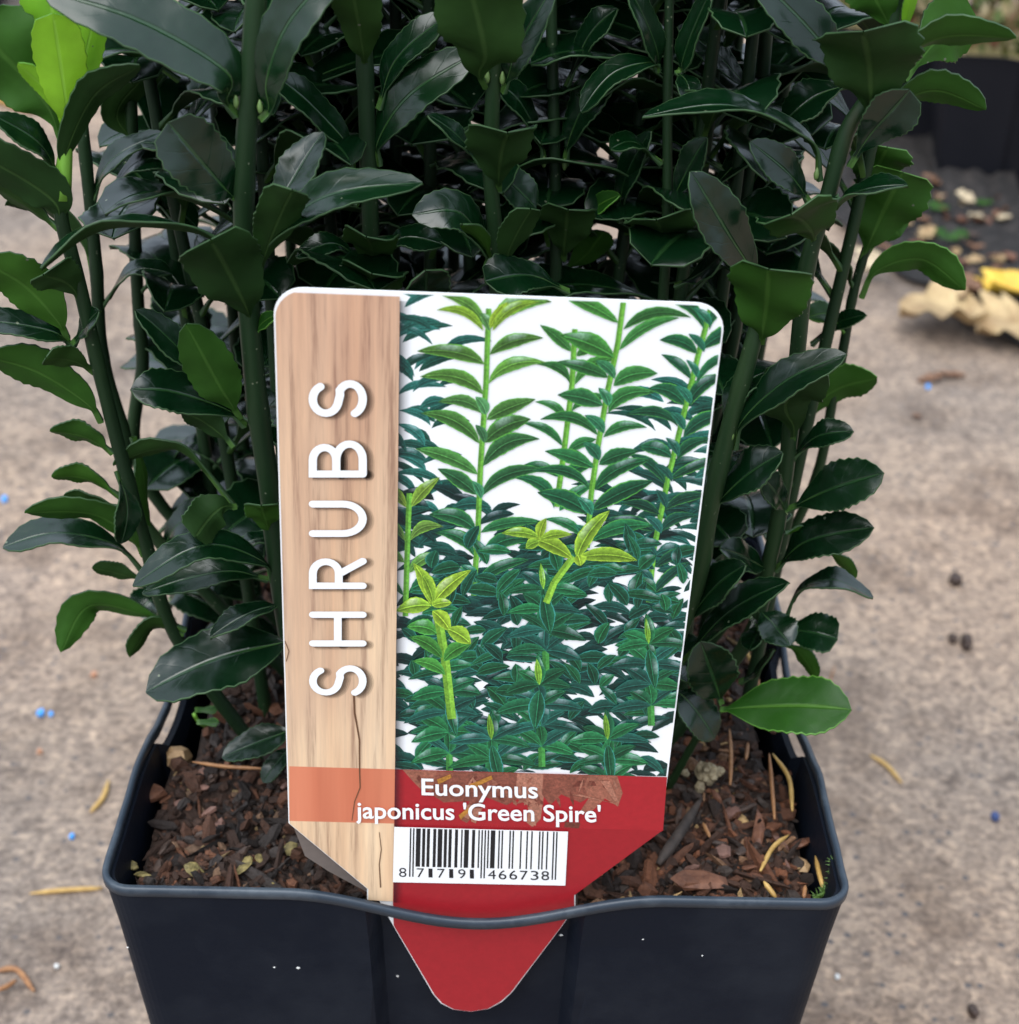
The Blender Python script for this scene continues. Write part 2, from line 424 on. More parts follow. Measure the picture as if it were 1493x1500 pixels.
PAL = [((0.014, 0.009, 0.007), 5), ((0.036, 0.018, 0.011), 8), ((0.070, 0.031, 0.017), 6), ((0.12, 0.050, 0.025), 2.4), ((0.040, 0.032, 0.028), 3), ((0.16, 0.095, 0.055), 0.9), ((0.24, 0.17, 0.08), 0.5)]
def pal():
    r = random.uniform(0, sum(w_ for _, w_ in PAL))
    for c_, w_ in PAL:
        r -= w_
        if r <= 0: break
    k = random.uniform(.7, 1.3); return (c_[0]*k, c_[1]*k, c_[2]*k, 1)
def chip_geo(sx, sy, sz, seed=None, n=7):
    """irregular flat splinter: ragged outline, chamfered top and bottom"""
    V = []; a0 = random.uniform(0, 6.28)
    outl = [(math.cos(a0+2*math.pi*k/n)*random.uniform(.65, 1.1), math.sin(a0+2*math.pi*k/n)*random.uniform(.65, 1.1)) for k in range(n)]
    for zf, sf in ((-.5, .8), (0.05, 1.0), (.5, random.uniform(.55, .85))):
        for x, y in outl: V.append(Vector((x*sx*sf*.5 + random.uniform(-.05, .05)*sx, y*sy*sf*.5+random.uniform(-.05, .05)*sy, zf*sz*random.uniform(.7, 1.3))))
    F = []
    for l in range(2):
        for k in range(n): F.append((l*n+k, l*n+(k+1) % n, (l+1)*n+(k+1) % n, (l+1)*n+k))
    F.append(tuple(reversed(range(n)))); F.append(tuple(2*n+k for k in range(n)))
    return V, F
def rot_rand(tilt=0.6):
    from mathutils import Euler
    return Euler((random.uniform(-tilt, tilt), random.uniform(-tilt, tilt), random.uniform(0, 6.28))).to_matrix()
def build_crumbs():
    V, F, Cc = [], [], []
    for i in range(15000):
        x, y = random.uniform(-.0600, .0600), random.uniform(-.0600, .0600)
        if (abs(x) < 0.019 and abs(y) > 0.055) or (abs(y) < 0.019 and abs(x) > 0.055): continue
        s = random.choice((0.0005, 0.0006, 0.0008, 0.0010, 0.0013, 0.0018, 0.0026))*random.uniform(.7, 1.3)
        fib = random.random() < .18
        v, f = chip_geo(s*(random.uniform(3, 6) if fib else random.uniform(1, 2.4)), s*(.5 if fib else 1), s*random.uniform(.3, .7), n=5)
        Rm = rot_rand(1.0); P = Vector((x, y, soil_h(x, y)+s*random.uniform(0, .5)))
        b = len(V); col = pal()
        col = (col[0]*1.45, col[1]*1.3, col[2]*1.2, 1)
        if x < 0: col = (col[0]*.66, col[1]*.72, col[2]*.80, 1)     # the left half is darker and less red
        V += [Rm @ q + P for q in v]; F += [tuple(b+k for k in ff) for ff in f]; Cc += [col]*len(v)
    o = link_mesh('mulch_crumbs', V, F, [M_crumb], colors=Cc)
    tag(o, 'dark brown composted bark crumbs covering the soil in the pot', 'mulch', kind='stuff')
build_crumbs()

def soil_at(px, py, dz=0.0):
    P = at_z(px, py, SOIL)
    for _ in range(4): P = at_z(px, py, soil_h(P.x, P.y)+dz)
    return P
def chip(name, px, py, w, h, thick, mat, label, cat, group=None, rotz=None, n=7, tilt=.35, dz=None):
    P = soil_at(px, py, 0.0015); m = px_m(P)
    v, f = chip_geo(w*m, h*m*1.35, thick*m, n=n)
    from mathutils import Euler
    Rm = Euler((random.uniform(-tilt, tilt), random.uniform(-tilt, tilt), random.uniform(0, 6.28) if rotz is None else rotz)).to_matrix()
    o = link_mesh(name, [Rm @ q for q in v], f, [mat], loc=P)
    return tag(o, label, cat, group)

# ------------------------------------------------------------------ the shrub
shrub = empty('potted_shrub', (0, 0, SOIL))
tag(shrub, 'dense upright evergreen shrub with glossy serrated dark green leaves growing in the pot', 'shrub')
STEMS = {}
class Stem:
    def __init__(s, base, pts, r0, r1, mat=None, zfix=None):
        b = Vector((base[0], base[1], SOIL-0.004))
        P = [b] + [at_y(x, y, Y) for x, y, Y in reversed(pts)]
        s.path = catmull(P, 40); s.base = b
        rr = [.86*(r0+(r1-r0)*i/40) for i in range(41)]
        # swell a little at the nodes
        V, F = tube([p-b for p in s.path], [r*(1+0.10*math.exp(-((i % 7)-3)**2*1.5)) for i, r in enumerate(rr)], 10, 0.05)
        s.o = link_mesh('stem', V, F, [mat or M_stem], shrub, b-Vector((0, 0, SOIL)), smooth=True)
    def near(s, py):
        """world Y of the stem at photo row py"""
        best = min(s.path, key=lambda p: abs(IH/2-FPX*(p-CAM).dot(UP)/depth(p)-py)); return best.y
VS = [-1.0, -0.96, -0.5, 0.0, 0.5, 0.96, 1.0]
LEAFN = [0]
def leaf_geo(path, n0, width, fold, curl, blunt, teeth, wave, nseg=30, tp=0.13, pet=0.0010, thick=0.00032):
    """blade with petiole along path (list of Vector, nseg+1), top normal about n0; returns verts, faces, mat index, uv"""
    V, UV, F, MI = [], [], [], []
    L = sum((path[i+1]-path[i]).length for i in range(nseg))
    a_, b_ = (1.15, 0.66) if not blunt else (1.25, 0.38)
    mx = (a_/(a_+b_))**a_*(b_/(a_+b_))**b_
    ph = random.uniform(0, 6.28); tw = random.uniform(-.35, .35); tj = [random.uniform(.4, 1.4) for _ in range(nseg+1)]
    nv = len(VS)
    top, bot = [], []
    for i in range(nseg+1):
        t = i/nseg
        T = (path[min(i+1, nseg)]-path[max(i-1, 0)]).normalized()
        n = (n0 - T*n0.dot(T)).normalized(); b = n.cross(T)
        tw_ = tw*(t-.4); n, b = n*math.cos(tw_)+b*math.sin(tw_), b*math.cos(tw_)-n*math.sin(tw_)
        s = max(0.0, (t-tp)/(1-tp))
        wv = width*0.5*((s+0.004)**a_*(max(0, 1-s)+0.0)**b_)/mx if s > 0 else 0
        if 0.25 < s < 0.99 and teeth: wv *= 1 + ((0.058 if i % 2 else -0.026)*tj[i])*min(1, (s-.25)*4)
        wv = max(wv, pet*0.5*(1 if s < 0.9 else 0.2))
        th = thick + (pet*0.9-thick)*max(0, 1-t/(tp*1.6))
        cn = curl*L*max(0, s-0.55)**2
        rowt, rowb = [], []
        for v in VS:
            lift = fold*abs(v)*wv*(1-0.35*abs(v)) + wave*wv*math.sin(ph+s*13+v*1.3)*abs(v)
            p = path[i] + b*(v*wv) + n*(lift - cn)
            rowt.append(len(V)); V.append(p + n*(th*.5)); UV.append((t/tp*.15 if t < tp else .15+.85*s, v))
        for v in VS:
            lift = fold*abs(v)*wv*(1-0.35*abs(v)) + wave*wv*math.sin(ph+s*13+v*1.3)*abs(v)
            mr = 0.00022*max(0, 1-abs(v)*3) if s > 0 else 0        # midrib stands proud underneath
            p = path[i] + b*(v*wv) + n*(lift - cn)
            rowb.append(len(V)); V.append(p - n*(th*.5+mr)); UV.append((t/tp*.15 if t < tp else .15+.85*s, v))
        top.append(rowt); bot.append(rowb)
    for i in range(nseg):
        for k in range(nv-1):
            edge = k in (0, nv-2)
            F.append((top[i][k], top[i+1][k], top[i+1][k+1], top[i][k+1])); MI.append(2 if edge else 0)
            F.append((bot[i][k], bot[i][k+1], bot[i+1][k+1], bot[i+1][k])); MI.append(1)
        for k in (0, nv-1):
            q = (top[i][k], bot[i][k], bot[i+1][k], top[i+1][k])
            F.append(q if k == 0 else q[::-1]); MI.append(2)
    return V, F, MI, UV
MATS = {'n': (M_top, M_under, M_margin), 'b': (M_top_b, M_under_b, M_margin_b), 'y': (M_new, M_new, M_margin_b), 'u': (M_top, M_under_b, M_margin)}
def put_leaf(stem, path, n0, width, fold, curl, blunt, kind, teeth=True, wave=0.05, nseg=30, tp=0.13):
    base = path[0]
    V, F, MI, UV = leaf_geo([p-base for p in path], n0, width, fold, curl, blunt, teeth, wave, nseg, tp)
    o = link_mesh('leaf', V, F, MATS[kind], stem.o, base-stem.base, mi=MI, smooth=True, uv=UV)
    LEAFN[0] += 1
    return o
def hero(stem, pts, dt, wpx, roll, kind='n', bow=None, fold=0.28, curl=None, blunt=False, side=1, dY=0.0, wave=0.10, tp=0.13):
    """leaf from photo points: base on its stem, tip dt mm nearer to the viewer; roll 0 = upper face to viewer, 180 = underside"""
    st = STEMS[stem]
    Y0 = st.near(pts[0][1]) + dY
    m = len(pts)
    P = [at_y(x, y, Y0 - dt*0.001*(i/(m-1))**1.2) for i, (x, y) in enumerate(pts)]
    a = (P[-1]-P[0]); L = a.length; ah = a.normalized()
    mid = (P[0]+P[-1])*.5
    c = (CAM-mid).normalized(); c = (c-ah*c.dot(ah)).normalized()
    u = ah.cross(c)
    if abs(u.z) > 0.08: u = u if u.z > 0 else -u
    u = u*side
    n = c*math.cos(R(roll)) + u*math.sin(R(roll))
    if bow is None: bow = 0.10 if m == 2 else 0.0
    N = 30
    path = catmull(P, N) if m > 2 else [P[0].lerp(P[1], i/N) for i in range(N+1)]
    path = [p + n*(bow*L*4*(i/N)*(1-i/N)) for i, p in enumerate(path)]
    if curl is None: curl = 0.25
    if m >= 4 and tp == .13: tp = .20
    if kind == 'y': wave = .03
    if roll >= 158 and blunt and kind != 'y': wave = .20; fold = max(fold, .34); bow += .05
    put_leaf(st, path, n, wpx*px_m(mid)*(1.0 if blunt else .88), fold, curl, blunt, kind, wave=wave, tp=tp)

def S(k, *a, **kw): STEMS[k] = Stem(*a, **kw)
S('A', (-.0300, -.030), [(380, -60, -.045), (362, 180, -.045), (357, 330, -.043), (364, 450, -.042), (378, 600, -.040), (397, 730, -.037), (418, 900, -.034)], .0022, .0016)
S('B', (-.0400, -.018), [(92, 255, -.036), (90, 320, -.036), (112, 400, -.034), (150, 560, -.030), (186, 700, -.027), (216, 805, -.024), (262, 940, -.021)], .0016, .0012)
S('B2', (-.0400, -.018), [(98, 150, -.037), (92, 262, -.036)], .0012, .0012, mat=M_shoot) if False else None
S('C', (-.034, .006), [(120, 180, .0), (140, 380, .0), (150, 520, .002), (183, 640, .003), (214, 770, .004)], .0016, .0012)
S('D', (-.030, .016), [(190, 100, .014), (200, 400, .014), (209, 523, .014), (222, 720, .015)], .0016, .0012)
S('E', (-.014, -.010), [(525, -60, -.022), (534, 84, -.022), (540, 250, -.021), (546, 420, -.019), (552, 650, -.016)], .0017, .0014)
S('F', (.000, -.014), [(733, -60, -.030), (726, 60, -.030), (719, 250, -.028), (728, 400, -.026), (720, 650, -.022)], .0015, .0012)
S('G', (.008, .000), [(806, -40, -.006), (812, 200, -.006), (814, 420, -.006), (800, 650, -.004)], .0014, .0010)
S('H', (.020, .002), [(982, -60, -.012), (978, 150, -.012), (974, 400, -.012), (940, 700, -.006)], .0012, .0008)
S('I', (.030, -.018), [(1330, -60, -.030), (1282, 120, -.030), (1240, 194, -.030), (1209, 301, -.030), (1183, 388, -.030), (1170, 500, -.029), (1155, 661, -.027), (1146, 727, -.026), (1127, 822, -.024), (1088, 950, -.021)], .0016, .0014)
S('J', (.024, -.024), [(1128, 412, -.0345), (1117, 455, -.036), (1099, 517, -.037), (1067, 633, -.037), (1039, 750, -.036), (1005, 900, -.032)], .0020, .0014)
S('K', (.040, .012), [(1285, 320, .010), (1264, 381, .010), (1248, 440, .010), (1225, 560, .010), (1170, 760, .012)], .0012, .0009)
S('L', (.030, .010), [(1150, -60, .004), (1128, 0, .004), (1114, 142, .004), (1085, 330, .005), (1060, 560, .006)], .0015, .0012)
S('N', (.036, -.022), [(1040, 1046, -.030)], .0010, .0008)
STEMS.pop('B2', None)

# leaves read off the photograph: stem, [base ... tip], mm toward the viewer, width px, roll, kind
LEAVES = [
 # front left stem
 ('A', [(346, 170), (331, 148), (330, 105), (205, 30), (60, -22)], 6, 112, 34, 'n', dict(fold=.22)),
 ('A', [(384, 175), (395, 158), (392, 115), (425, 30), (500, -60)], 4, 88, 30, 'n', {}),
 ('A', [(345, 291), (322, 268), (248, 182)], 5, 92, 8, 'n', dict(blunt=True, fold=.15)),
 ('A', [(369, 470), (352, 432), (302, 334)], 13, 112, 172, 'n', dict(blunt=True, curl=.5, fold=.2)),
 ('A', [(377, 414), (386, 362), (470, 292), (612, 256)], 8, 84, 55, 'n', {}),
 ('A', [(377, 405), (395, 350), (428, 268)], 12, 70, 158, 'n', dict(blunt=True)),
 ('A', [(352, 372), (285, 338), (160, 332), (52, 378)], 12, 74, 82, 'n', dict(fold=.5)),
 ('A', [(352, 612), (338, 590), (316, 555), (272, 468)], 8, 84, 168, 'u', dict(fold=.3)),
 ('A', [(358, 624), (330, 600), (255, 575), (194, 566)], 6, 82, 38, 'n', dict(fold=.2)),
 ('A', [(326, 572), (270, 520), (203, 452)], 2, 62, 40, 'n', {}),
 ('A', [(343, 655), (268, 600)], 0, 60, 140, 'n', dict(dY=.012)),
 ('A', [(345, 745), (280, 668), (232, 655), (165, 670)], 0, 46, 110, 'n', dict(dY=.01)),
 ('A', [(345, 742), (320, 745), (282, 785)], 6, 70, 160, 'n', dict(blunt=True)),
 ('A', [(398, 785), (390, 765), (382, 735)], 8, 52, 170, 'u', dict(blunt=True)),
 ('A', [(372, 490), (385, 474), (404, 460)], 3, 26, 40, 'b', {}),
 ('A', [(398, 850), (382, 822), (300, 800), (189, 850)], 10, 74, 42, 'n', dict(fold=.22)),
 ('A', [(392, 850), (330, 838), (206, 864)], 4, 62, 40, 'n', dict(dY=.006)),
 ('A', [(418, 886), (375, 896), (306, 930)], 8, 56, 52, 'n', dict(fold=.4)),
 ('A', [(440, 935), (400, 945), (320, 965), (210, 1008)], 10, 128, 30, 'n', dict(fold=.12, wave=.09)),
 ('A', [(432, 1066), (400, 1080), (324, 1108)], 4, 56, 25, 'n', dict(dY=-.002)),
 ('A', [(430, 1090), (412, 1110), (384, 1146)], 4, 34, 25, 'n', {}),
 ('A', [(372, 350), (350, 280), (300, 220), (205, 200)], -8, 80, 50, 'n', {}),
 ('A', [(378, 330), (420, 280), (470, 190)], -8, 80, 50, 'n', {}),
 # left stem and its pale new shoot
 ('B', [(99, 190), (97, 150), (78, 15)], 5, 74, 172, 'y', dict(blunt=True, fold=.12)),
 ('B', [(100, 180), (88, 100), (70, -50)], -2, 92, 170, 'y', dict(blunt=True)),
 ('B', [(102, 180), (118, 110), (143, -6)], -3, 62, 165, 'y', {}),
 ('B', [(97, 190), (75, 140), (28, 88)], 4, 40, 150, 'y', {}),
 ('B', [(90, 205), (60, 140), (-40, 30)], 2, 132, 162, 'u', dict(blunt=True, fold=.15)),
 ('B', [(98, 268), (95, 225), (135, 140), (203, 84)], 6, 64, 140, 'n', {}),
 ('B', [(84, 262), (60, 215), (-8, 166)], 4, 60, 52, 'n', {}),
 ('B', [(88, 330), (70, 285), (-75, 195)], 6, 92, 150, 'n', {}),
 ('B', [(86, 335), (40, 300), (-40, 250)], 0, 56, 120, 'n', {}),
 ('B', [(99, 497), (85, 470), (40, 420), (-25, 375)], 6, 92, 152, 'u', {}),
 ('B', [(118, 440), (100, 415), (62, 398)], 7, 72, 155, 'n', dict(blunt=True)),
 ('B', [(103, 505), (70, 485), (-55, 462)], 4, 62, 48, 'n', {}),
 ('B', [(108, 505), (125, 480), (142, 455)], 3, 42, 50, 'n', {}),
 ('B', [(148, 618), (128, 590), (60, 545), (-25, 512)], 6, 82, 142, 'u', {}),
 ('B', [(138, 545), (110, 528), (66, 520)], 6, 46, 140, 'n', dict(blunt=True)),
 ('B', [(165, 664), (130, 640), (74, 625)], 2, 58, 122, 'u', {}),
 ('B', [(176, 728), (130, 700), (76, 692)], 2, 52, 118, 'u', {}),
 ('B', [(180, 745), (140, 735), (95, 722)], -2, 36, 115, 'n', {}),
 ('B', [(211, 814), (195, 790), (140, 752), (37, 740)], 6, 66, 124, 'u', {}),
 ('B', [(212, 842), (170, 800), (90, 782), (2, 793)], 6, 80, 56, 'n', {}),
 ('B', [(214, 850), (180, 840), (136, 828)], 0, 36, 130, 'n', {}),
 ('B', [(272, 924), (210, 898), (130, 886), (88, 948)], 4, 60, 126, 'u', {}),
 ('B', [(268, 930), (225, 915), (186, 958)], 4, 44, 115, 'n', {}),
 ('B', [(172, 690), (185, 740), (180, 798)], 3, 50, 35, 'n', dict(side=-1)),
 ('B', [(195, 640), (207, 690), (212, 770)], 2, 34, 130, 'u', dict(dY=.01)),
 ('C', [(262, 118), (215, 88), (150, 62), (92, 72)], 6, 58, 112, 'n', {}),
 ('C', [(140, 420), (120, 350), (60, 300), (10, 290)], 0, 60, 120, 'n', {}),
 ('C', [(150, 300), (200, 240), (260, 235)], 0, 60, 60, 'n', {}),
 ('C', [(150, 450), (190, 400), (250, 395)], 2, 60, 70, 'n', {}),
 ('C', [(135, 300), (160, 240), (235, 190)], 0, 60, 60, 'n', {}),
 ('D', [(205, 330), (240, 300), (290, 330)], 4, 60, 55, 'n', {}),
 ('D', [(205, 430), (240, 400), (300, 430)], 4, 60, 55, 'n', {}),
 ('D', [(200, 210), (170, 165), (215, 100)], 4, 60, 150, 'n', {}),
 ('C', [(240, 850), (290, 800), (350, 790)], 4, 70, 45, 'n', {}),
 ('C', [(235, 830), (260, 770), (330, 745)], 2, 64, 50, 'n', {}),
 ('D', [(226, 790), (270, 740), (300, 715)], 2, 60, 60, 'n', {}),
 ('D', [(250, 880), (300, 850), (380, 865)], 4, 76, 40, 'n', {}),
 ('D', [(245, 900), (265, 870), (340, 905)], 4, 70, 40, 'n', {}),
 ('C', [(255, 910), (225, 880), (200, 900)], 4, 60, 50, 'n', {}),
 ('D', [(270, 960), (330, 930), (420, 950)], 2, 80, 35, 'n', {}),
 ('D', [(232, 700), (280, 650), (340, 690)], 0, 60, 60, 'n', {}),
 ('A', [(405, 800), (385, 790), (350, 800)], 2, 50, 60, 'n', dict(dY=.008)),
 # stems above the label
 ('E', [(516, 247), (510, 215), (460, 160), (404, 105)], 2, 72, 55, 'n', {}),
 ('E', [(556, 242), (556, 205), (600, 140), (696, 72)], 4, 84, 38, 'n', {}),
 ('E', [(556, 160), (580, 90), (656, 16)], 0, 62, 40, 'n', {}),
 ('E', [(535, 98), (530, 60), (514, -40)], 12, 72, 172, 'n', dict(blunt=True)),
 ('E', [(546, 394), (545, 372), (540, 333)], 12, 78, 172, 'n', dict(blunt=True, curl=.5)),
 ('E', [(526, 382), (490, 358), (433, 373)], 4, 50, 50, 'n', {}),
 ('E', [(546, 450), (545, 425), (546, 393)], 14, 94, 168, 'n', dict(blunt=True)),
 ('E', [(560, 380), (590, 350), (650, 355)], 2, 60, 55, 'n', {}),
 ('E', [(525, 300), (480, 270), (430, 280)], -6, 70, 60, 'n', {}),
 ('F', [(712, 128), (702, 105), (710, 70), (684, -50)], 14, 124, 172, 'n', dict(blunt=True)),
 ('F', [(738, 135), (746, 110), (760, 70), (812, -30)], 4, 64, 35, 'n', {}),
 ('F', [(731, 278), (731, 245), (741, 182)], 12, 102, 172, 'n', dict(blunt=True, fold=.6, curl=.4)),
 ('F', [(706, 243), (675, 205), (630, 166)], 2, 42, 50, 'n', {}),
 ('F', [(700, 232), (740, 262), (788, 304)], 0, 66, 28, 'n', dict(dY=.012)),
 ('F', [(712, 390), (712, 370), (672, 312), (606, 312)], 6, 74, 50, 'n', {}),
 ('F', [(718, 378), (706, 350), (678, 322)], 10, 34, 150, 'u', {}),
 ('F', [(744, 386), (746, 362), (776, 300)], 8, 52, 150, 'n', dict(blunt=True)),
 ('F', [(832, 428), (780, 405), (714, 408)], 8, 72, 40, 'n', dict(blunt=True)),
 ('F', [(620, 480), (622, 440), (626, 402)], 10, 70, 20, 'n', dict(blunt=True)),
 ('G', [(796, 236), (790, 205), (760, 150), (722, 112)], 2, 60, 55, 'n', {}),
 ('G', [(829, 242), (835, 205), (860, 150), (908, 92)], 3, 70, 40, 'n', {}),
 ('G', [(826, 380), (828, 350), (833, 293)], 12, 78, 172, 'n', dict(blunt=True, curl=.5)),
 ('G', [(850, 330), (868, 308), (905, 284)], 5, 38, 45, 'b', {}),
 ('G', [(820, 400), (860, 370), (885, 335)], 4, 60, 150, 'u', dict(dY=.01)),
 ('G', [(805, 360), (790, 310), (778, 270)], 4, 44, 150, 'u', dict(dY=.012)),
 ('G', [(830, 130), (860, 60), (900, 10)], 2, 60, 50, 'n', {}),
 ('H', [(964, 104), (955, 92), (900, 108), (848, 160)], 6, 64, 48, 'n', {}),
 ('H', [(999, 104), (1004, 80), (1040, -20)], 4, 54, 50, 'n', {}),
 ('H', [(962, 104), (960, 70), (925, -20)], 4, 54, 50, 'n', {}),
 ('H', [(992, 106), (1005, 120), (1012, 150)], 6, 44, 30, 'n', {}),
 ('H', [(976, 390), (972, 355), (962, 306)], 13, 98, 172, 'n', dict(blunt=True, curl=.5)),
 ('H', [(982, 300), (1005, 255), (1032, 202)], 4, 52, 32, 'n', {}),
 ('H', [(908, 325), (915, 270), (948, 192)], 4, 52, 50, 'n', dict(dY=.006)),
 ('H', [(968, 240), (930, 210), (895, 215)], 4, 56, 70, 'n', {}),
 ('H', [(990, 420), (1030, 400), (1060, 370)], 6, 60, 60, 'n', {}),
 # right hand stems
 ('I', [(1200, 264), (1185, 205), (1080, 158), (943, 156)], 6, 72, 72, 'n', dict(fold=.45)),
 ('L', [(1108, 146), (1060, 90), (998, 36)], 4, 56, 40, 'n', {}),
 ('I', [(1240, 118), (1200, 60), (1108, -40)], 3, 84, 30, 'n', {}),
 ('I', [(1246, 124), (1200, 140), (1146, 178)], 0, 84, 45, 'n', dict(dY=.008)),
 ('I', [(1270, 174), (1276, 125), (1268, 24)], 13, 150, 174, 'n', dict(blunt=True, curl=.6, fold=.22)),
 ('I', [(1310, 50), (1290, 10), (1258, -50)], 4, 84, 168, 'u', dict(blunt=True)),
 ('I', [(1322, 60), (1330, 20), (1345, -40)], 4, 24, 150, 'y', {}),
 ('I', [(1292, 136), (1312, 90), (1380, 52), (1488, 44)], 4, 80, 112, 'u', {}),
 ('I', [(1325, 118), (1370, 60), (1424, 24)], -8, 104, 155, 'u', dict(dY=.01, blunt=True)),
 ('I', [(1286, 178), (1310, 152), (1370, 130), (1446, 152)], 2, 72, 128, 'u', dict(dY=.004)),
 ('I', [(1245, 242), (1280, 190), (1332, 136)], 6, 74, 20, 'n', dict(blunt=True, fold=.5, side=-1)),
 ('K', [(1266, 310), (1280, 260), (1300, 212)], 4, 88, 168, 'b', dict(blunt=True)),
 ('K', [(1262, 382), (1285, 330), (1324, 248)], 6, 108, 168, 'b', dict(blunt=True)),
 ('K', [(1265, 380), (1300, 330), (1318, 345)], 0, 60, 160, 'b', dict(dY=.01)),
 ('I', [(1216, 312), (1250, 285), (1328, 266)], 6, 62, 76, 'n', dict(fold=.45)),
 ('I', [(1192, 354), (1188, 335), (1155, 298)], 13, 118, 165, 'n', dict(blunt=True, curl=.5)),
 ('J', [(1116, 502), (1120, 470), (1132, 378)], 12, 118, 174, 'u', dict(blunt=True, curl=.5, fold=.3)),
 ('J', [(1122, 425), (1098, 390), (1062, 335), (1018, 254)], 6, 84, 24, 'n', dict(fold=.3)),
 ('I', [(1184, 296), (1160, 260), (1103, 208)], 5, 62, 34, 'n', {}),
 ('K', [(1250, 422), (1235, 390), (1205, 344)], 4, 46, 105, 'n', {}),
 ('K', [(1262, 436), (1285, 395), (1350, 378), (1416, 418)], 4, 66, 138, 'b', {}),
 ('J', [(1148, 470), (1160, 445), (1188, 428)], 4, 20, 150, 'y', {}),
 ('K', [(1240, 490), (1215, 462), (1186, 462)], 4, 50, 60, 'b', {}),
 ('K', [(1190, 505), (1225, 475), (1266, 460)], 6, 32, 40, 'n', {}),
 ('J', [(1077, 657), (1090, 615), (1150, 560), (1234, 514)], 6, 72, 42, 'n', {}),
 ('I', [(1158, 662), (1163, 625), (1152, 590), (1186, 535)], 10, 92, 168, 'n', dict(blunt=True)),
 ('K', [(1182, 622), (1215, 575), (1285, 548)], 4, 68, 145, 'b', {}),
 ('I', [(1160, 674), (1195, 642), (1248, 629)], 4, 52, 48, 'n', {}),
 ('I', [(1153, 748), (1210, 720), (1290, 692)], 8, 82, 22, 'n', dict(fold=.2)),
 ('I', [(1137, 836), (1180, 795), (1276, 770)], 8, 76, 34, 'n', dict(fold=.2)),
 ('I', [(1150, 782), (1170, 775), (1200, 780)], -2, 24, 110, 'u', {}),
 ('I', [(1205, 800), (1230, 818), (1254, 842)], -4, 26, 130, 'u', dict(dY=.004)),
 ('I', [(1150, 912), (1170, 868), (1215, 850), (1282, 868)], 6, 62, 62, 'n', {}),
 ('I', [(1135, 925), (1175, 925), (1226, 934)], 6, 66, 32, 'n', dict(blunt=True)),
 ('I', [(1150, 942), (1175, 958), (1198, 992)], 2, 34, 140, 'u', {}),
 ('I', [(1110, 892), (1130, 912), (1158, 944)], 8, 66, 30, 'n', dict(wave=.12)),
 ('I', [(1100, 900), (1110, 925), (1098, 950)], 8, 50, 30, 'n', dict(wave=.12)),
 ('J', [(1000, 972), (1060, 905), (1148, 848)], 6, 64, 40, 'n', {}),
 ('J', [(1002, 920), (1040, 870), (1086, 826)], 6, 66, 40, 'n', {}),
 ('I', [(1126, 836), (1100, 822), (1060, 802)], 8, 58, 40, 'n', {}),
 ('I', [(1152, 750), (1140, 728), (1114, 694)], 8, 52, 35, 'n', dict(wave=.12)),
 ('J', [(1040, 750), (1085, 705), (1142, 662)], 4, 74, 40, 'n', {}),
 ('J', [(1056, 660), (1080, 580), (1120, 540)], -4, 70, 50, 'n', {}),
 ('N', [(1056, 1030), (1048, 1000), (1028, 944)], 4, 84, 12, 'n', {}),
 ('N', [(985, 1008), (1010, 1030), (1050, 1082)], 2, 70, 22, 'n', {}),
 ('N', [(1056, 1040), (1110, 1036), (1180, 1034), (1245, 1036)], 8, 106, 26, 'b', dict(fold=.15, tp=.03)),
 ('I', [(1085, 1000), (1110, 985), (1130, 950)], 4, 26, 60, 'n', {}),
]
for st, pts, dt, wpx, roll, kind, kw in LEAVES:
    hero(st, pts, dt, wpx, roll, kind, **kw)

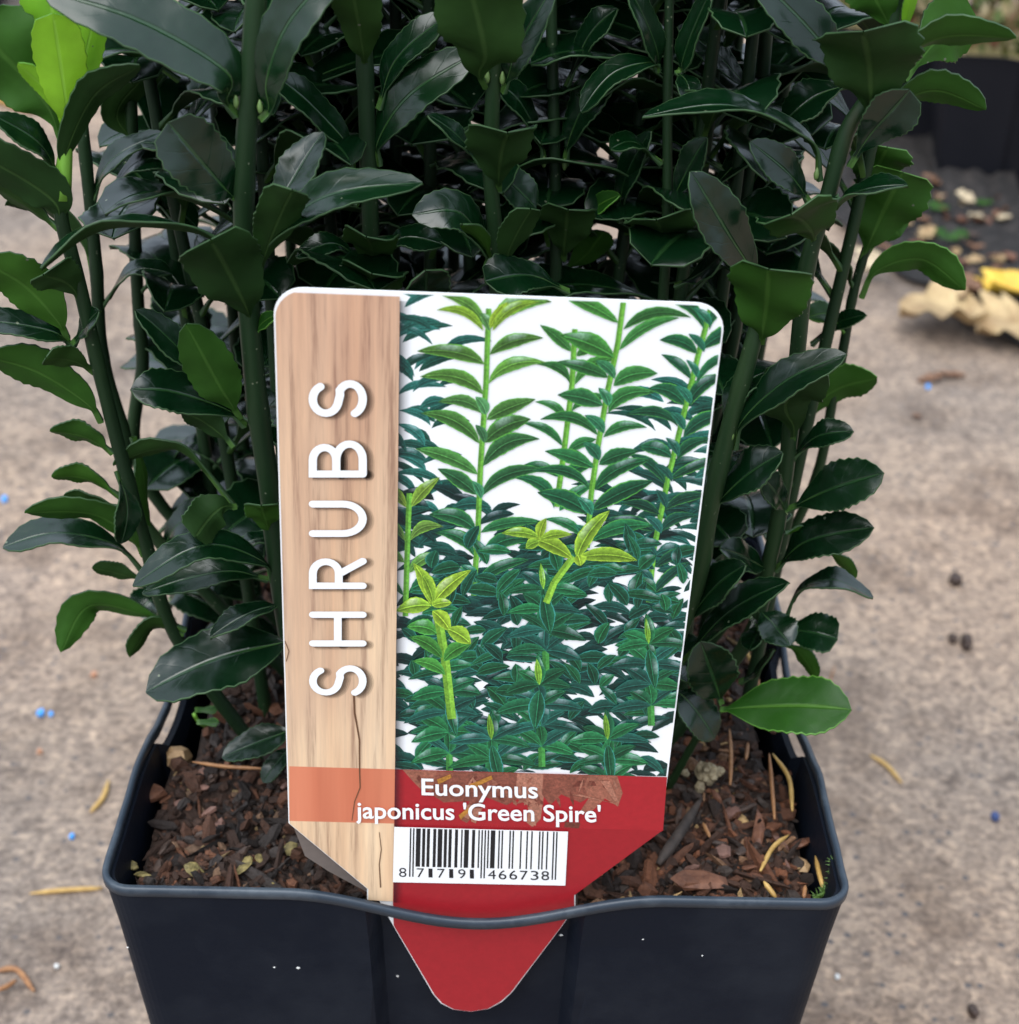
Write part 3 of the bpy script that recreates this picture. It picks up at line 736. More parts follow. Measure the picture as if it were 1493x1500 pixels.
# the stems standing further back, leaves in crossed pairs
def back_stems():
    spots = [(-.050, .030), (-.034, .036), (-.018, .022), (-.004, .034), (.010, .018), (.022, .036), (.036, .030), (.050, .036),
             (-.042, .054), (-.012, .054), (.016, .056), (.044, .054), (-.024, .006), (.000, .010), (.018, .002),
             (-.052, .012), (-.044, -.002), (.034, .004), (.046, .016), (-.028, .052), (.030, .050), (-.008, .002), (.054, .000), (-.034, -.010), (-.022, .020), (.028, -.006), (.040, -.006)]
    stuff = ([], [], [], [])
    for k, (x, y) in enumerate(spots):
        lean = Vector((x*0.25+random.uniform(-.01, .01), random.uniform(0, .012), 0))
        b = Vector((x, y, SOIL-0.004)); top = 0.385+random.uniform(-.015, .02)
        P = [b, b+lean*.3+Vector((0, 0, .07)), b+lean*.7+Vector((random.uniform(-.003, .003), 0, .15)), Vector((b.x+lean.x, b.y+lean.y, top))]
        s = Stem.__new__(Stem); s.path = catmull(P, 40); s.base = b
        V, F = tube([p-b for p in s.path], [.0014-.0005*i/40 for i in range(41)], 8)
        s.o = link_mesh('stem', V, F, [M_stem], shrub, b-Vector((0, 0, SOIL)), smooth=True)
        z = 0.135+random.uniform(0, .015); a0 = random.uniform(0, 3.14); q = 0
        while z < top-.006:
            i = min(range(41), key=lambda j: abs(s.path[j].z-z)); p = s.path[i]
            for h in (0, 1):
                a = a0 + (q % 2)*math.pi/2 + h*math.pi + random.uniform(-.3, .3)
                d = Vector((math.cos(a), math.sin(a), 0)); L = random.uniform(.025, .035)
                tipx = p.x+d.x*L
                # keep inside the clump's outline: bare lower stems at the sides, leafy above
                tp_ = p+d*L+Vector((0, 0, L*.5)); dd = tp_-CAM; zc = dd.dot(FW)
                qx, qy = IW/2+FPX*dd.dot(RT)/zc, IH/2-FPX*dd.dot(UP)/zc
                lo_, hi_ = (70, 1250) if qy < 330 else ((125, 1225) if qy < 480 else ((185, 1190) if qy < 700 else (235, 1110)))
                if not lo_ < qx < hi_: continue
                up = random.uniform(.25, .8)
                path = [p + d*(L*t) + Vector((0, 0, L*(up*t*1.7-up*1.0*t*t))) for t in [j/24 for j in range(25)]]
                n = (Vector((0, 0, 1)) - d*random.uniform(.2, .6) + Vector((random.uniform(-.3, .3), random.uniform(-.3, .3), 0))).normalized()
                if LEAFN[0] < 290:
                    put_leaf(s, path, n, L*random.uniform(.36, .46), .3, .3, random.random() < .4, 'n', teeth=True, nseg=24)
                else:
                    V2, F2, MI2, UV2 = leaf_geo(path, n, L*random.uniform(.36, .46), .3, .3, random.random() < .4, True, .07, 24)
                    bb = len(stuff[0]); stuff[0].extend(V2); stuff[1].extend([tuple(bb+c_ for c_ in f) for f in F2]); stuff[2].extend(MI2); stuff[3].extend(UV2)
            z += random.uniform(.0075, .0105) if z > .2 else random.uniform(.011, .015); q += 1
    if stuff[0]:
        o = link_mesh('foliage', [v-Vector((0, 0, SOIL)) for v in stuff[0]], stuff[1], MATS['n'], shrub, mi=stuff[2], smooth=True, uv=stuff[3])
        o['kind'] = 'stuff'
back_stems()
# buds in the axils of the front stems
for st, x, y in (('A', 346, 152), ('A', 381, 160), ('F', 714, 116), ('F', 736, 118), ('B', 88, 268), ('I', 1196, 258), ('A', 362, 345), ('G', 797, 240), ('G', 827, 244), ('J', 1072, 640)):
    s = STEMS[st]; Y = s.near(y)-.001; P = at_y(x, y, Y)
    V, F = tube([P+Vector((0, 0, h)) - s.base for h in (-.0006, -.0002, .0004, .0009, .0014)], [.0002, .0004, .00045, .0003, .0001], 6)
    link_mesh('bud', V, F, [M_bud], s.o, smooth=True)
# pale growing point on the left stem
V, F = tube([p-STEMS['B'].base for p in (at_y(90, 290, -.0365), at_y(92, 262, -.0365), at_y(97, 215, -.037), at_y(99, 175, -.037))], [.0015, .0014, .0010, .0008], 8)
link_mesh('new_shoot', V, F, [M_shoot], STEMS['B'].o, smooth=True)

# ------------------------------------------------------------------ the printed plant label
LO = Vector((-0.00024, -0.0625, 0.13801)); LW, LH, LEAN, LYAW, LROL = 0.0627, 0.09783, 0.0427, 0.01626, -0.02411
ex = Vector((math.cos(LYAW), math.sin(LYAW), 0)); nn = Vector((math.sin(LYAW), -math.cos(LYAW), 0))
ez = Vector((0, 0, 1))*math.cos(LEAN)+nn*math.sin(LEAN)
E1 = ex*math.cos(LROL)+ez*math.sin(LROL); E2 = -ex*math.sin(LROL)+ez*math.cos(LROL); EN = E1.cross(E2)
if EN.dot(CAM-LO) < 0: EN = -EN
label = empty('plant_label', LO)
label.matrix_world = Matrix((E1, E2, EN)).transposed().to_4x4(); label.matrix_world.translation = LO
Lm = Matrix((E1, E2, EN)).transposed().to_4x4(); Lm.translation = LO; label.matrix_world = Lm
tag(label, 'printed plastic plant label with wood-look strip and shrub photo stuck in the pot', 'plant label')
def uvp(px, py):
    d = ray(px, py); t = (LO-CAM).dot(EN)/d.dot(EN); q = CAM+d*t-LO
    return (q.dot(E1), q.dot(E2))
LPX = 0.0627/600.0                         # one photo pixel on the label, roughly
LAYER = [0.00030]
def nxt(d=4e-6):
    LAYER[0] += d; return LAYER[0]
def simple(name, col, rough=0.38, var=0.06):
    g = NT(name, rough, 0.45); n = g.noise(900, 2)
    g.color(g.mix(1.0, col, g.ramp(n, [(0.3, W4(1-var)), (0.7, W4(1+var))]), 'MULTIPLY')); return g.m
M_white = simple('print_white', (0.86, 0.87, 0.88, 1), var=.01)
M_black = simple('print_black', (0.012, 0.012, 0.014, 1))
M_red = simple('print_red', rgb(190, 38, 48, .72))
M_red2 = simple('print_red_dark', rgb(178, 34, 44, .72))
g = NT('print_wood', 0.40, 0.45)
n1 = g.noise(70, 5, 0.6, stretch=(1.0, 0.06, 1)); n2 = g.noise(620, 5, 0.7, stretch=(1.0, 0.035, 1)); n3 = g.noise(28, 3, stretch=(1, .5, 1))
c = g.ramp(n1, [(0.30, rgb(190, 150, 118, .88)), (0.44, rgb(230, 194, 158, .88)), (0.66, rgb(250, 224, 188, .88))])
c = g.mix(0.8, c, g.ramp(n2, [(0.33, (0.42, 0.34, 0.33)), (0.47, (0.95, 0.94, 0.93)), (0.62, (1.15, 1.13, 1.08))]), 'MULTIPLY')
c = g.mix(g.ramp(n3, [(0.5, W4(0)), (0.7, W4(0.35))]), c, rgb(190, 150, 138, .8))
g.color(c); M_wood = g.m
sep = g.n.new('ShaderNodeSeparateXYZ'); g.link(g.co(), sep.inputs[0])
g2 = g.ramp(g.math('ADD', g.math('MULTIPLY', sep.outputs[1], 9.0), g.math('MULTIPLY', n3, 0.25)), [(0.30, W4(0)), (1.0, W4(1))])
c2 = g.mix(g2, c, g.mix(1.0, c, rgb(222, 204, 206), 'MULTIPLY')); g.color(c2)
# translucent red ink over the wood
g = NT('print_salmon', 0.40, 0.45)
n1 = g.noise(80, 5, 0.6, stretch=(1.0, 0.06, 1)); n2 = g.noise(330, 4, 0.6, stretch=(1.0, 0.03, 1))
c = g.ramp(n1, [(0.3, rgb(212, 116, 84, .8)), (0.7, rgb(240, 148, 112, .8))])
g.color(g.mix(0.4, c, g.ramp(n2, [(0.3, (0.75, 0.7, 0.7)), (0.6, (1, 1, 1))]), 'MULTIPLY')); M_salmon = g.m
g = NT('print_photo', 0.36, 0.45); a = g.attr('Col'); n1 = g.noise(2600, 3, 0.65); n2 = g.noise(700, 3)
c = g.mix(0.55, a.outputs['Color'], g.ramp(n1, [(0.3, (0.35, 0.42, 0.42)), (0.7, (1.6, 1.55, 1.55))]), 'MULTIPLY')
c = g.mix(0.5, c, g.ramp(n2, [(0.3, (0.6, 0.65, 0.65)), (0.7, (1.3, 1.3, 1.3))]), 'MULTIPLY'); g.color(c); M_photo = g.m
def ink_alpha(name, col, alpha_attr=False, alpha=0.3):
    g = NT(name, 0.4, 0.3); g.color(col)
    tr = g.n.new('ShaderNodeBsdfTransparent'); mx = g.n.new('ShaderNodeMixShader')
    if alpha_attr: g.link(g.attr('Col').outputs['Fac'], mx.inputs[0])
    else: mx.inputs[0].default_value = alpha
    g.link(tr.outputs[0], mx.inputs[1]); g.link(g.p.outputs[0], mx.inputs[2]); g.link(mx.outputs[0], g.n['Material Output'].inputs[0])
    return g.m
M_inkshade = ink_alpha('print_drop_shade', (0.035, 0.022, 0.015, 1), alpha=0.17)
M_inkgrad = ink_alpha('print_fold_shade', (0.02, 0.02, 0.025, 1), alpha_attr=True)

def poly_obj(name, uvs, h, mat, parent=label):
    return link_mesh(name, [(u, v, h) for u, v in uvs], [tuple(range(len(uvs)))], [mat], parent)
# card outline
def outline(inset=0.0):
    r = 0.0042; W2 = LW/2-inset; T = LH-inset; pts = []
    for cx, cy, a0 in ((W2-r, T-r, 0), (-W2+r, T-r, 90)):
        for i in range(9):
            th = R(a0+90*i/8); pts.append((cx+r*math.cos(th), cy+r*math.sin(th)))
    low = [(423+inset/LPX, 1204), (538+inset/LPX, 1300), (538+inset/LPX, 1316), (556, 1318), (575, 1352), (635, 1455), (646, 1468), (664, 1477), (690, 1480), (716, 1476), (735, 1466), (750, 1452), (824, 1354), (843-inset/LPX, 1326), (843-inset/LPX, 1308), (968-inset/LPX, 1216)]
    pts += [uvp(x, y) for x, y in low]
    return pts
OUT = outline(0.0)
n_ = len(OUT); V = [(u, v, 0.0) for u, v in OUT]+[(u, v, 0.00030) for u, v in OUT]
F = [tuple(reversed(range(n_))), tuple(range(n_, 2*n_))]+[(k, (k+1) % n_, n_+(k+1) % n_, n_+k) for k in range(n_)]
link_mesh('card', V, F, [M_white], label)
# folded second leaf of the card, behind at the lower left
M_back = simple('card_back_shaded', (0.16, 0.13, 0.115, 1))  # brown-grey print tone with the shade behind the card mixed in
FL = [uvp(x, y) for x, y in ((424, 1185), (426, 1212), (446, 1262), (480, 1284), (536, 1314), (560, 1300), (560, 1185))]
V = [(u, v, -0.0016) for u, v in FL]+[(u, v, -0.0013) for u, v in FL]; n_ = len(FL)
F = [tuple(reversed(range(n_))), tuple(range(n_, 2*n_))]+[(k, (k+1) % n_, n_+(k+1) % n_, n_+k) for k in range(n_)]
link_mesh('rear_flap', V, F, [M_back], label)

def clip(poly, cols, region):
    """Sutherland-Hodgman against a convex counter-clockwise region, colours interpolated"""
    n = len(region)
    for i in range(n):
        ax, ay = region[i]; bx, by = region[(i+1) % n]
        out, oc = [], []
        m = len(poly)
        if not m: return [], []
        ds = [(bx-ax)*(p[1]-ay)-(by-ay)*(p[0]-ax) for p in poly]
        for k in range(m):
            p, q, dp, dq = poly[k], poly[(k+1) % m], ds[k], ds[(k+1) % m]
            if dp >= 0: out.append(p); oc.append(cols[k])
            if (dp >= 0) != (dq >= 0):
                t = dp/(dp-dq); out.append((p[0]+(q[0]-p[0])*t, p[1]+(q[1]-p[1])*t))
                oc.append(tuple(cols[k][j]+(cols[(k+1) % m][j]-cols[k][j])*t for j in range(4)))
        poly, cols = out, oc
    return poly, cols
EDGE = 0.00028
def ccw(p):
    a = sum(p[i][0]*p[(i+1) % len(p)][1]-p[(i+1) % len(p)][0]*p[i][1] for i in range(len(p)))
    return p if a > 0 else p[::-1]
WE_T, WE_B = uvp(586, 430), uvp(577, 1318)
def wood_edge(v): f = (v-WE_B[1])/(WE_T[1]-WE_B[1]); return WE_B[0]+(WE_T[0]-WE_B[0])*f
o_in = outline(EDGE)
BT_L, BT_R = uvp(423, 1119), uvp(978, 1135)      # top of the name band
BB_L, BB_R = uvp(423, 1199), uvp(972, 1213)      # its lower edge
def band_top(u): return BT_L[1]+(BT_R[1]-BT_L[1])*(u-BT_L[0])/(BT_R[0]-BT_L[0])
def band_bot(u): return BB_L[1]+(BB_R[1]-BB_L[1])*(u-BB_L[0])/(BB_R[0]-BB_L[0])
W2 = LW/2-EDGE
# photo area (white paper shows through), wood strip
photo_region = ccw([(wood_edge(LH), LH-EDGE)] + [p for p in o_in[:9]][::-1] + [(W2, band_top(W2)), (wood_edge(BT_L[1]), band_top(wood_edge(BT_L[1])))])
wl = o_in[9:18]
wood = [(wood_edge(LH), LH-0.0006)] + [(p[0], min(p[1], LH-0.0006)) for p in wl] + [uvp(425, 1203), uvp(540, 1299), uvp(540, 1315), uvp(577, 1317)]
# --- printed photograph: drawn leaves, back to front
PV, PF, PC = [], [], []
def add_poly(poly, cols, h):
    poly, cols = clip(poly, cols, photo_region)
    if len(poly) < 3: return
    b = len(PV); PV.extend((u, v, h) for u, v in poly); PC.extend(cols); PF.append(tuple(range(b, b+len(poly))))
def C3(c, k=1.0): return (c[0]*k, c[1]*k, c[2]*k, 1)
def pleaf(bx, by, tx, ty, w, bend, col, hl=1.5, margin=None, notch=0.035):
    """printed leaf in photo pixels: darker along the midrib, paler to the margin"""
    h = nxt(0.3e-6); h2 = h+0.15e-6
    n = 13; dx, dy = tx-bx, ty-by; L = math.hypot(dx, dy); nx, ny = dy/L, -dx/L
    if ny > 0: nx, ny = -nx, -ny         # towards the top of the picture
    rowl, rowm, rowr = [], [], []
    w *= rp.uniform(.68, .98); col = C3(col, rp.uniform(.75, 1.25)); skew = rp.uniform(.75, 1.0); wob = rp.uniform(0, 6)
    for i in range(n+1):
        t = i/n; cx, cy = bx+dx*t, by+dy*t
        bo = bend*L*4*t**skew*(1-t)*.5; cx += nx*bo; cy += ny*bo
        ww = w*.5*(math.sin(math.pi*min(1, t**.85))**.8 if 0 < t < 1 else 0.03)*(1+(notch if i % 2 else -notch)*rp.uniform(.2, 1.4)+.06*math.sin(wob+t*7))
        rowm.append((cx, cy)); rowl.append((cx+nx*ww, cy+ny*ww)); rowr.append((cx-nx*ww*.85, cy-ny*ww*.85))
    lt = C3(col, hl); mg = margin or C3(col, 1.35)
    shine = rp.random() < .34; s0 = rp.uniform(.25, .55)
    inn = lambda p, q, f: (p[0]+(q[0]-p[0])*f, p[1]+(q[1]-p[1])*f)
    for i in range(n):
        for e, (rows, c1, c2) in enumerate(((rowl, C3(col, .42), C3(col, 1.15)), (rowr, C3(col, .25), C3(col, .8)))):
            A, B, Cq, D = rowm[i], rowm[i+1], rows[i+1], rows[i]
            q1, q2 = inn(A, D, .86), inn(B, Cq, .86)
            k = 1.0; g2 = c2
            hl_ = lambda f: tuple(min(.75, c2[a_]+(.24+.03*a_)*f) for a_ in range(3))+(1,)
            wi = [(max(0, math.sin(math.pi*(q/n-s0)/.4)) if shine and e == 0 and s0 < q/n < s0+.4 else 0) for q in (i, i+1)]
            P_ = [uvp(*A), uvp(*B), uvp(*q2), uvp(*q1)]; K_ = [c1, c1, hl_(wi[1]), hl_(wi[0])]
            if ccw(P_) is not P_: P_, K_ = P_[::-1], K_[::-1]
            add_poly(P_, K_, h)
            add_poly(ccw([uvp(*q1), uvp(*q2), uvp(*Cq), uvp(*D)]), [mg]*4, h)
    for i in range(n-1):
        A, B = rowm[i], rowm[i+1]; s = max(.35, w*.028)
        add_poly(ccw([uvp(A[0]+nx*s, A[1]+ny*s), uvp(B[0]+nx*s, B[1]+ny*s), uvp(B[0]-nx*s, B[1]-ny*s), uvp(A[0]-nx*s, A[1]-ny*s)]), [lt]*4, h2)
def pstem(pts, w, col):
    h = nxt(0.3e-6)
    for (x0, y0), (x1, y1) in zip(pts, pts[1:]):
        L = math.hypot(x1-x0, y1-y0); nx, ny = (y1-y0)/L*w/2, -(x1-x0)/L*w/2
        add_poly(ccw([uvp(x0, y0), uvp(x1, y1), uvp(x1+nx, y1+ny), uvp(x0+nx, y0+ny)]), [C3(col, 1.3)]*4, h)
        add_poly(ccw([uvp(x0, y0), uvp(x1, y1), uvp(x1-nx, y1-ny), uvp(x0-nx, y0-ny)]), [C3(col, .8)]*4, h)
rp = random.Random(5)
DG, MG, LG, YG, TG, VG = [rgb(*c_, .8)[:3] for c_ in ((26, 82, 66), (44, 128, 76), (88, 166, 62), (176, 214, 66), (60, 142, 132), (18, 48, 48))]
def mixc(a, b, f): return tuple(a[i]+(b[i]-a[i])*f for i in range(3))
# far leaves, bluish
for i in range(46):
    x, y = rp.uniform(578, 650), rp.uniform(440, 800)
    s = rp.choice((-1, 1)); L = rp.uniform(40, 75)
    pleaf(x, y, x+s*L, y-rp.uniform(5, 40), rp.uniform(14, 20), .25, mixc(DG, TG, rp.random()*.7))
for i in range(70):
    x = rp.uniform(900, 1070); y = rp.uniform(560, 820)
    if x < 960 and y < 700: continue
    s = rp.choice((-1, 1)); L = rp.uniform(40, 80)
    pleaf(x, y, x+s*L, y-rp.uniform(-10, 35), rp.uniform(14, 22), .25, mixc(DG, TG, rp.random()*.6))
# dense lower mass, dark behind
for i in range(420):
    x, y = rp.uniform(575, 1030), 1150-rp.random()**1.1*430
    if 770 < x < 830 and y < 790: continue
    if y < 790 and rp.random() < .3: continue
    if x > 940 and y > 1060 and rp.random() < .75: continue
    s = rp.choice((-1, 1)); L = rp.uniform(36, 70)
    pleaf(x, y, x+s*L, y-rp.uniform(-30, 35), rp.uniform(16, 24), .2, mixc(VG, mixc(DG, TG, .25), rp.random()))
def shoot(pts, y0, y1, step, L0, L1, wd, ctop, cbot, front=True):
    pstem(pts, 8, mixc(LG, YG, .15))
    def sx(y):
        for (xa, ya), (xb, yb) in zip(pts, pts[1:]):
            if ya <= y <= yb: return xa+(xb-xa)*(y-ya)/(yb-ya)
        return pts[-1][0]
    ys = []; y = y0
    while y < y1: ys.append(y); y += step
    for y in reversed(ys):
        f = (y-y0)/(y1-y0); col = mixc(ctop, cbot, min(1, f*1.3)); L = L0+(L1-L0)*f
        for s in (-1, 1):
            j = rp.uniform(-10, 10); k = rp.uniform(.68, 1.15)
            pleaf(sx(y+16)+s*4, y+22+j, sx(y)+s*L*k, y-8+j+rp.uniform(-18, 16), wd*rp.uniform(.8, 1.25), rp.uniform(.06, .38), mixc(col, DG, rp.random()*.55), 1.35, C3(mixc(col, LG, rp.uniform(.3, .8)), 1.25))
        if front and rp.random() < .65:
            pleaf(sx(y)+2, y+20, sx(y)-18+rp.uniform(-8, 8), y-6, wd*.75, .2, mixc(col, TG, .35), 1.3)
shoot([(842, 480), (838, 560), (826, 660), (815, 740)], 490, 730, 46, 60, 62, 20, LG, MG, False)
shoot([(1042, 445), (1022, 520), (1000, 610), (978, 700), (958, 800), (950, 880)], 455, 860, 38, 74, 74, 22, MG, DG)
shoot([(716, 450), (712, 560), (704, 680), (700, 780), (694, 870)], 462, 860, 41, 92, 86, 26, mixc(LG, YG, .35), MG)
shoot([(913, 440), (905, 500), (890, 570), (876, 650), (866, 720), (860, 800)], 452, 790, 40, 92, 84, 27, mixc(LG, MG, .2), MG)
pleaf(718, 478, 745, 440, 20, .1, YG); pleaf(722, 482, 790, 440, 20, .3, mixc(YG, LG, .3)); pleaf(708, 482, 640, 452, 22, .35, mixc(YG, LG, .3))
# left shoot and the lower front sprays
shoot([(600, 720), (597, 800), (594, 900)], 725, 880, 40, 46, 50, 20, YG, MG, False)
def spray(x, y, n, L, w, cols, drop=0.5):
    for i in range(n):
        a = math.pi*(-0.15+1.3*(i+.5)/n)+rp.uniform(-.15, .15)
        r = rp.choice(cols); l = L*rp.uniform(.75, 1.1)
        pleaf(x, y, x+math.cos(a)*l, y-math.sin(a)*l*.75+drop*l*abs(math.cos(a))*.2, w*rp.uniform(.85, 1.1), .12, mixc(r, DG, rp.random()*.2), 1.5)
for i in range(210):
    x, y = rp.uniform(585, 1005), rp.uniform(790, 1130)
    if x > 930 and y > 1050: continue
    a = rp.uniform(-.3, math.pi+.3); L = rp.uniform(34, 62)
    pleaf(x, y, x+math.cos(a)*L, y-math.sin(a)*L*.7, rp.uniform(17, 25), .12, mixc(DG, MG, rp.random()*.85), 1.6, C3(mixc(DG, TG, .6), 1.3))
for sx_, sy_ in ((796, 860), (790, 1000), (655, 1010), (950, 940), (890, 1080), (720, 1080)):
    pstem([(sx_, sy_-30), (sx_+4, sy_+120)], 10, mixc(MG, LG, .5))
    for lev in range(3, -1, -1):
        spray(sx_+lev, sy_+lev*30, 5, 60, 23, (mixc(DG, MG, .5), mixc(DG, TG, .3), MG), .6)
    pleaf(sx_, sy_+8, sx_+rp.uniform(-14, 14), sy_+66, 26, .0, mixc(DG, MG, .4), 1.6, C3(TG, 1.2))
    pleaf(sx_, sy_, sx_-4, sy_-38, 12, 0, mixc(LG, YG, .4))
# yellow-green young sprays
pstem([(640, 890), (652, 960), (662, 1050)], 13, mixc(LG, YG, .4))
for q in ((648, 960, 600, 930), (650, 965, 690, 940), (652, 985, 605, 965), (640, 925, 596, 915)):
    pleaf(*q, 26, .2, mixc(LG, MG, .3), 1.3)
for q in ((634, 884, 606, 822, 30), (634, 884, 690, 832, 28), (634, 880, 618, 838, 26), (632, 884, 580, 892, 26), (634, 884, 662, 880, 20), (634, 892, 660, 922, 30), (656, 918, 690, 940, 26)):
    pleaf(*q, .12, mixc(YG, LG, rp.random()*.35), 1.35, C3(YG, 1.1))
pstem([(840, 812), (812, 850), (800, 880)], 10, mixc(LG, YG, .5))
for q in ((846, 816, 893, 745, 30), (848, 814, 933, 818, 28), (846, 810, 850, 826, 22), (838, 815, 772, 785, 24), (790, 785, 735, 778, 20), (790, 786, 800, 756, 20), (790, 788, 838, 780, 18), (790, 790, 770, 800, 20)):
    pleaf(*q, .15, mixc(YG, LG, rp.random()*.45), 1.3, C3(YG, 1.1))
photo = link_mesh('photo_print', PV, PF, [M_photo], label, colors=PC)

# --- wood strip with raised-looking title, bands, barcode
hw = nxt(8e-6); poly_obj('wood_print', ccw(wood), hw, M_wood)
hb = nxt()
u0, u1, uw = uvp(424, 1160)[0], W2, wood_edge(BT_L[1])
BLc, BRc = uvp(424.5, 1160), uvp(976, 1172)
poly_obj('name_band', ccw([(uw, band_top(uw)), (uvp(977, 1134)[0], band_top(W2)), (uvp(971, 1213)[0], band_bot(W2)), (uw, band_bot(uw))]), hb, M_red)
poly_obj('name_band', ccw([(uvp(424.5, 1120)[0], band_top(-W2)), (uw, band_top(uw)), (uw, band_bot(uw)), (uvp(424.5, 1199)[0], band_bot(-W2))]), hb, M_salmon)
hr = nxt()
poly_obj('red_tab_print', ccw([(uw, band_bot(uw)), (uvp(971, 1213)[0], band_bot(W2)), uvp(966, 1216), uvp(841, 1308), uvp(841, 1326), uvp(822, 1354), uvp(748, 1451), uvp(733, 1464), uvp(715, 1474), uvp(690, 1478), uvp(665, 1475), uvp(648, 1466), uvp(637, 1454), uvp(577, 1352), uvp(576, 1318)]), hr, M_red2)
# brown mulch printed across the top of the band
V, F, Cc = [], [], []
def frag(pts, col, h):
    b = len(V); V.extend((*uvp(x, y), h) for x, y in pts); F.append(tuple(range(b, b+len(pts)))); Cc.extend([C3(col)]*len(pts))
BR = [rgb(*c_, .8)[:3] for c_ in ((168, 104, 84), (146, 84, 68), (186, 124, 102), (122, 62, 50))]
rq = random.Random(3)
frag([(590, 1124), (640, 1126), (664, 1146), (640, 1158), (618, 1154), (606, 1142)], BR[0], nxt())
frag([(640, 1126), (760, 1129), (772, 1160), (742, 1176), (712, 1164), (700, 1186), (684, 1202), (676, 1198), (688, 1170), (650, 1172), (632, 1160)], BR[1], nxt())
frag([(758, 1129), (800, 1130), (796, 1168), (792, 1196), (780, 1208), (770, 1200), (776, 1178), (754, 1164)], BR[2], nxt())
frag([(796, 1130), (866, 1132), (878, 1156), (850, 1172), (822, 1160), (806, 1176), (794, 1160)], BR[1], nxt())
frag([(862, 1132), (904, 1133), (912, 1158), (905, 1178), (886, 1166), (868, 1184), (846, 1190), (862, 1166), (856, 1148)], BR[0], nxt())
frag([(828, 1200), (850, 1202), (848, 1210), (826, 1208)], BR[3], nxt())
for i in range(46):
    x, y = rq.uniform(600, 905), rq.uniform(1130, 1172)
    if y > 1160 and (x < 640 or x > 860): continue
    a = rq.uniform(.2, 2.9); L = rq.uniform(10, 26); w_ = rq.uniform(3, 8)
    dx, dy = math.cos(a), math.sin(a)
    y = max(y, 1124+ (x-588)*.03 + abs(dy)*L*.5 + w_)
    frag([(x-dx*L/2, y-dy*L/2), (x-dy*w_/2, y+dx*w_/2), (x+dx*L/2, y+dy*L/2), (x+dy*w_/2, y-dx*w_/2)], rq.choice(BR), nxt(1.5e-6))
for q in ((690, 1175, 684, 1196), (700, 1180, 694, 1202), (780, 1178, 782, 1206), (845, 1160, 905, 1176), (886, 1140, 904, 1172)):
    x0, y0, x1, y1 = q; frag([(x0-7, y0), (x0+7, y0), (x1+3, y1), (x1-4, y1-3)], BR[2], nxt(1.5e-6))
for q in ((688, 1145, 720, 1132), (640, 1138, 660, 1130), (672, 1190, 690, 1176)):
    x0, y0, x1, y1 = q; frag([(x0, y0), (x1, y1), (x1+2, y1+5), (x0+3, y0+7)], rgb(206, 140, 60, .7)[:3], nxt(1.5e-6))
me_o = link_mesh('mulch_print', V, F, [M_photo], label, colors=Cc)
# soft printed shade beside the wood strip
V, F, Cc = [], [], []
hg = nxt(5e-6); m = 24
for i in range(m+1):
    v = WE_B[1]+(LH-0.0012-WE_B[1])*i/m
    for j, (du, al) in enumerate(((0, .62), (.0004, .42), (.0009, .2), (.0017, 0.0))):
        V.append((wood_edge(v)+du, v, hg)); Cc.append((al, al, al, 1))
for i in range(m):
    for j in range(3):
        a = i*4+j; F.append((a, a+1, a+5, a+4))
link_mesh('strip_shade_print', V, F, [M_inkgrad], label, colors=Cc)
# crack drawn in the wood
V, F, Cc = [], [], []
def pline(pts, w0, w1, h):
    n = len(pts)
    for i in range(n-1):
        (x0, y0), (x1, y1) = pts[i], pts[i+1]; L = math.hypot(x1-x0, y1-y0); nx, ny = (y1-y0)/L, -(x1-x0)/L
        wa = w0+(w1-w0)*i/(n-1); wb = w0+(w1-w0)*(i+1)/(n-1)
        b = len(V)
        V.extend((*uvp(x, y), h) for x, y in ((x0+nx*wa, y0+ny*wa), (x1+nx*wb, y1+ny*wb), (x1-nx*wb, y1-ny*wb), (x0-nx*wa, y0-ny*wa))); F.append((b, b+1, b+2, b+3))
hc = nxt(5e-6)
pline([(519, 1014), (520, 1040), (524, 1062), (527, 1080), (527, 1118), (528, 1150), (520, 1170), (516, 1198)], 1.5, .5, hc)
pline([(556, 1215), (559, 1240), (556, 1262), (558, 1296)], .5, .9, hc)
pline([(418, 935), (424, 950), (420, 965)], .6, .6, hc)
M_crack = simple('print_crack', rgb(120, 84, 58, .7)); link_mesh('crack_print', V, F, [M_crack], label)

# --- rounded stroke lettering for the title, reading upwards
def arc(cx, cy, rx, ry, a0, a1, n=14): return [(cx+rx*math.cos(R(a0+(a1-a0)*i/n)), cy+ry*math.sin(R(a0+(a1-a0)*i/n))) for i in range(n+1)]
GL = {  # glyphs in a box: x 0..1 along the line, y 0..1 upward
 'S': [arc(.5, .735, .40, .265, 25, 180, 10)[:] + arc(.5, .735, .40, .25, 180, 250, 5)[1:] + [(.62, .455)] + arc(.5, .255, .44, .25, 55, 0, 4) + arc(.5, .255, .44, .255, 0, -158, 12)[1:]],
 'B': [[(.08, 0), (.08, 1), (.48, 1)] + arc(.48, .765, .36, .235, 90, -90, 12)[1:] + [(.1, .53)], [(.1, .53), (.5, .53)] + arc(.5, .265, .44, .265, 90, -90, 12)[1:] + [(.08, 0)]],
 'U': [[(.06, 1), (.06, .42)] + arc(.5, .40, .44, .40, 180, 360, 16) + [(.94, 1)]],
 'R': [[(.08, 0), (.08, 1), (.5, 1)] + arc(.5, .74, .40, .26, 90, -90, 12)[1:], [(.5, .48), (.14, .48)], [(.48, .48), (.92, 0)]],
 'H': [[(.08, 0), (.08, 1)], [(.92, 0), (.92, 1)], [(.08, .5), (.92, .5)]],
}
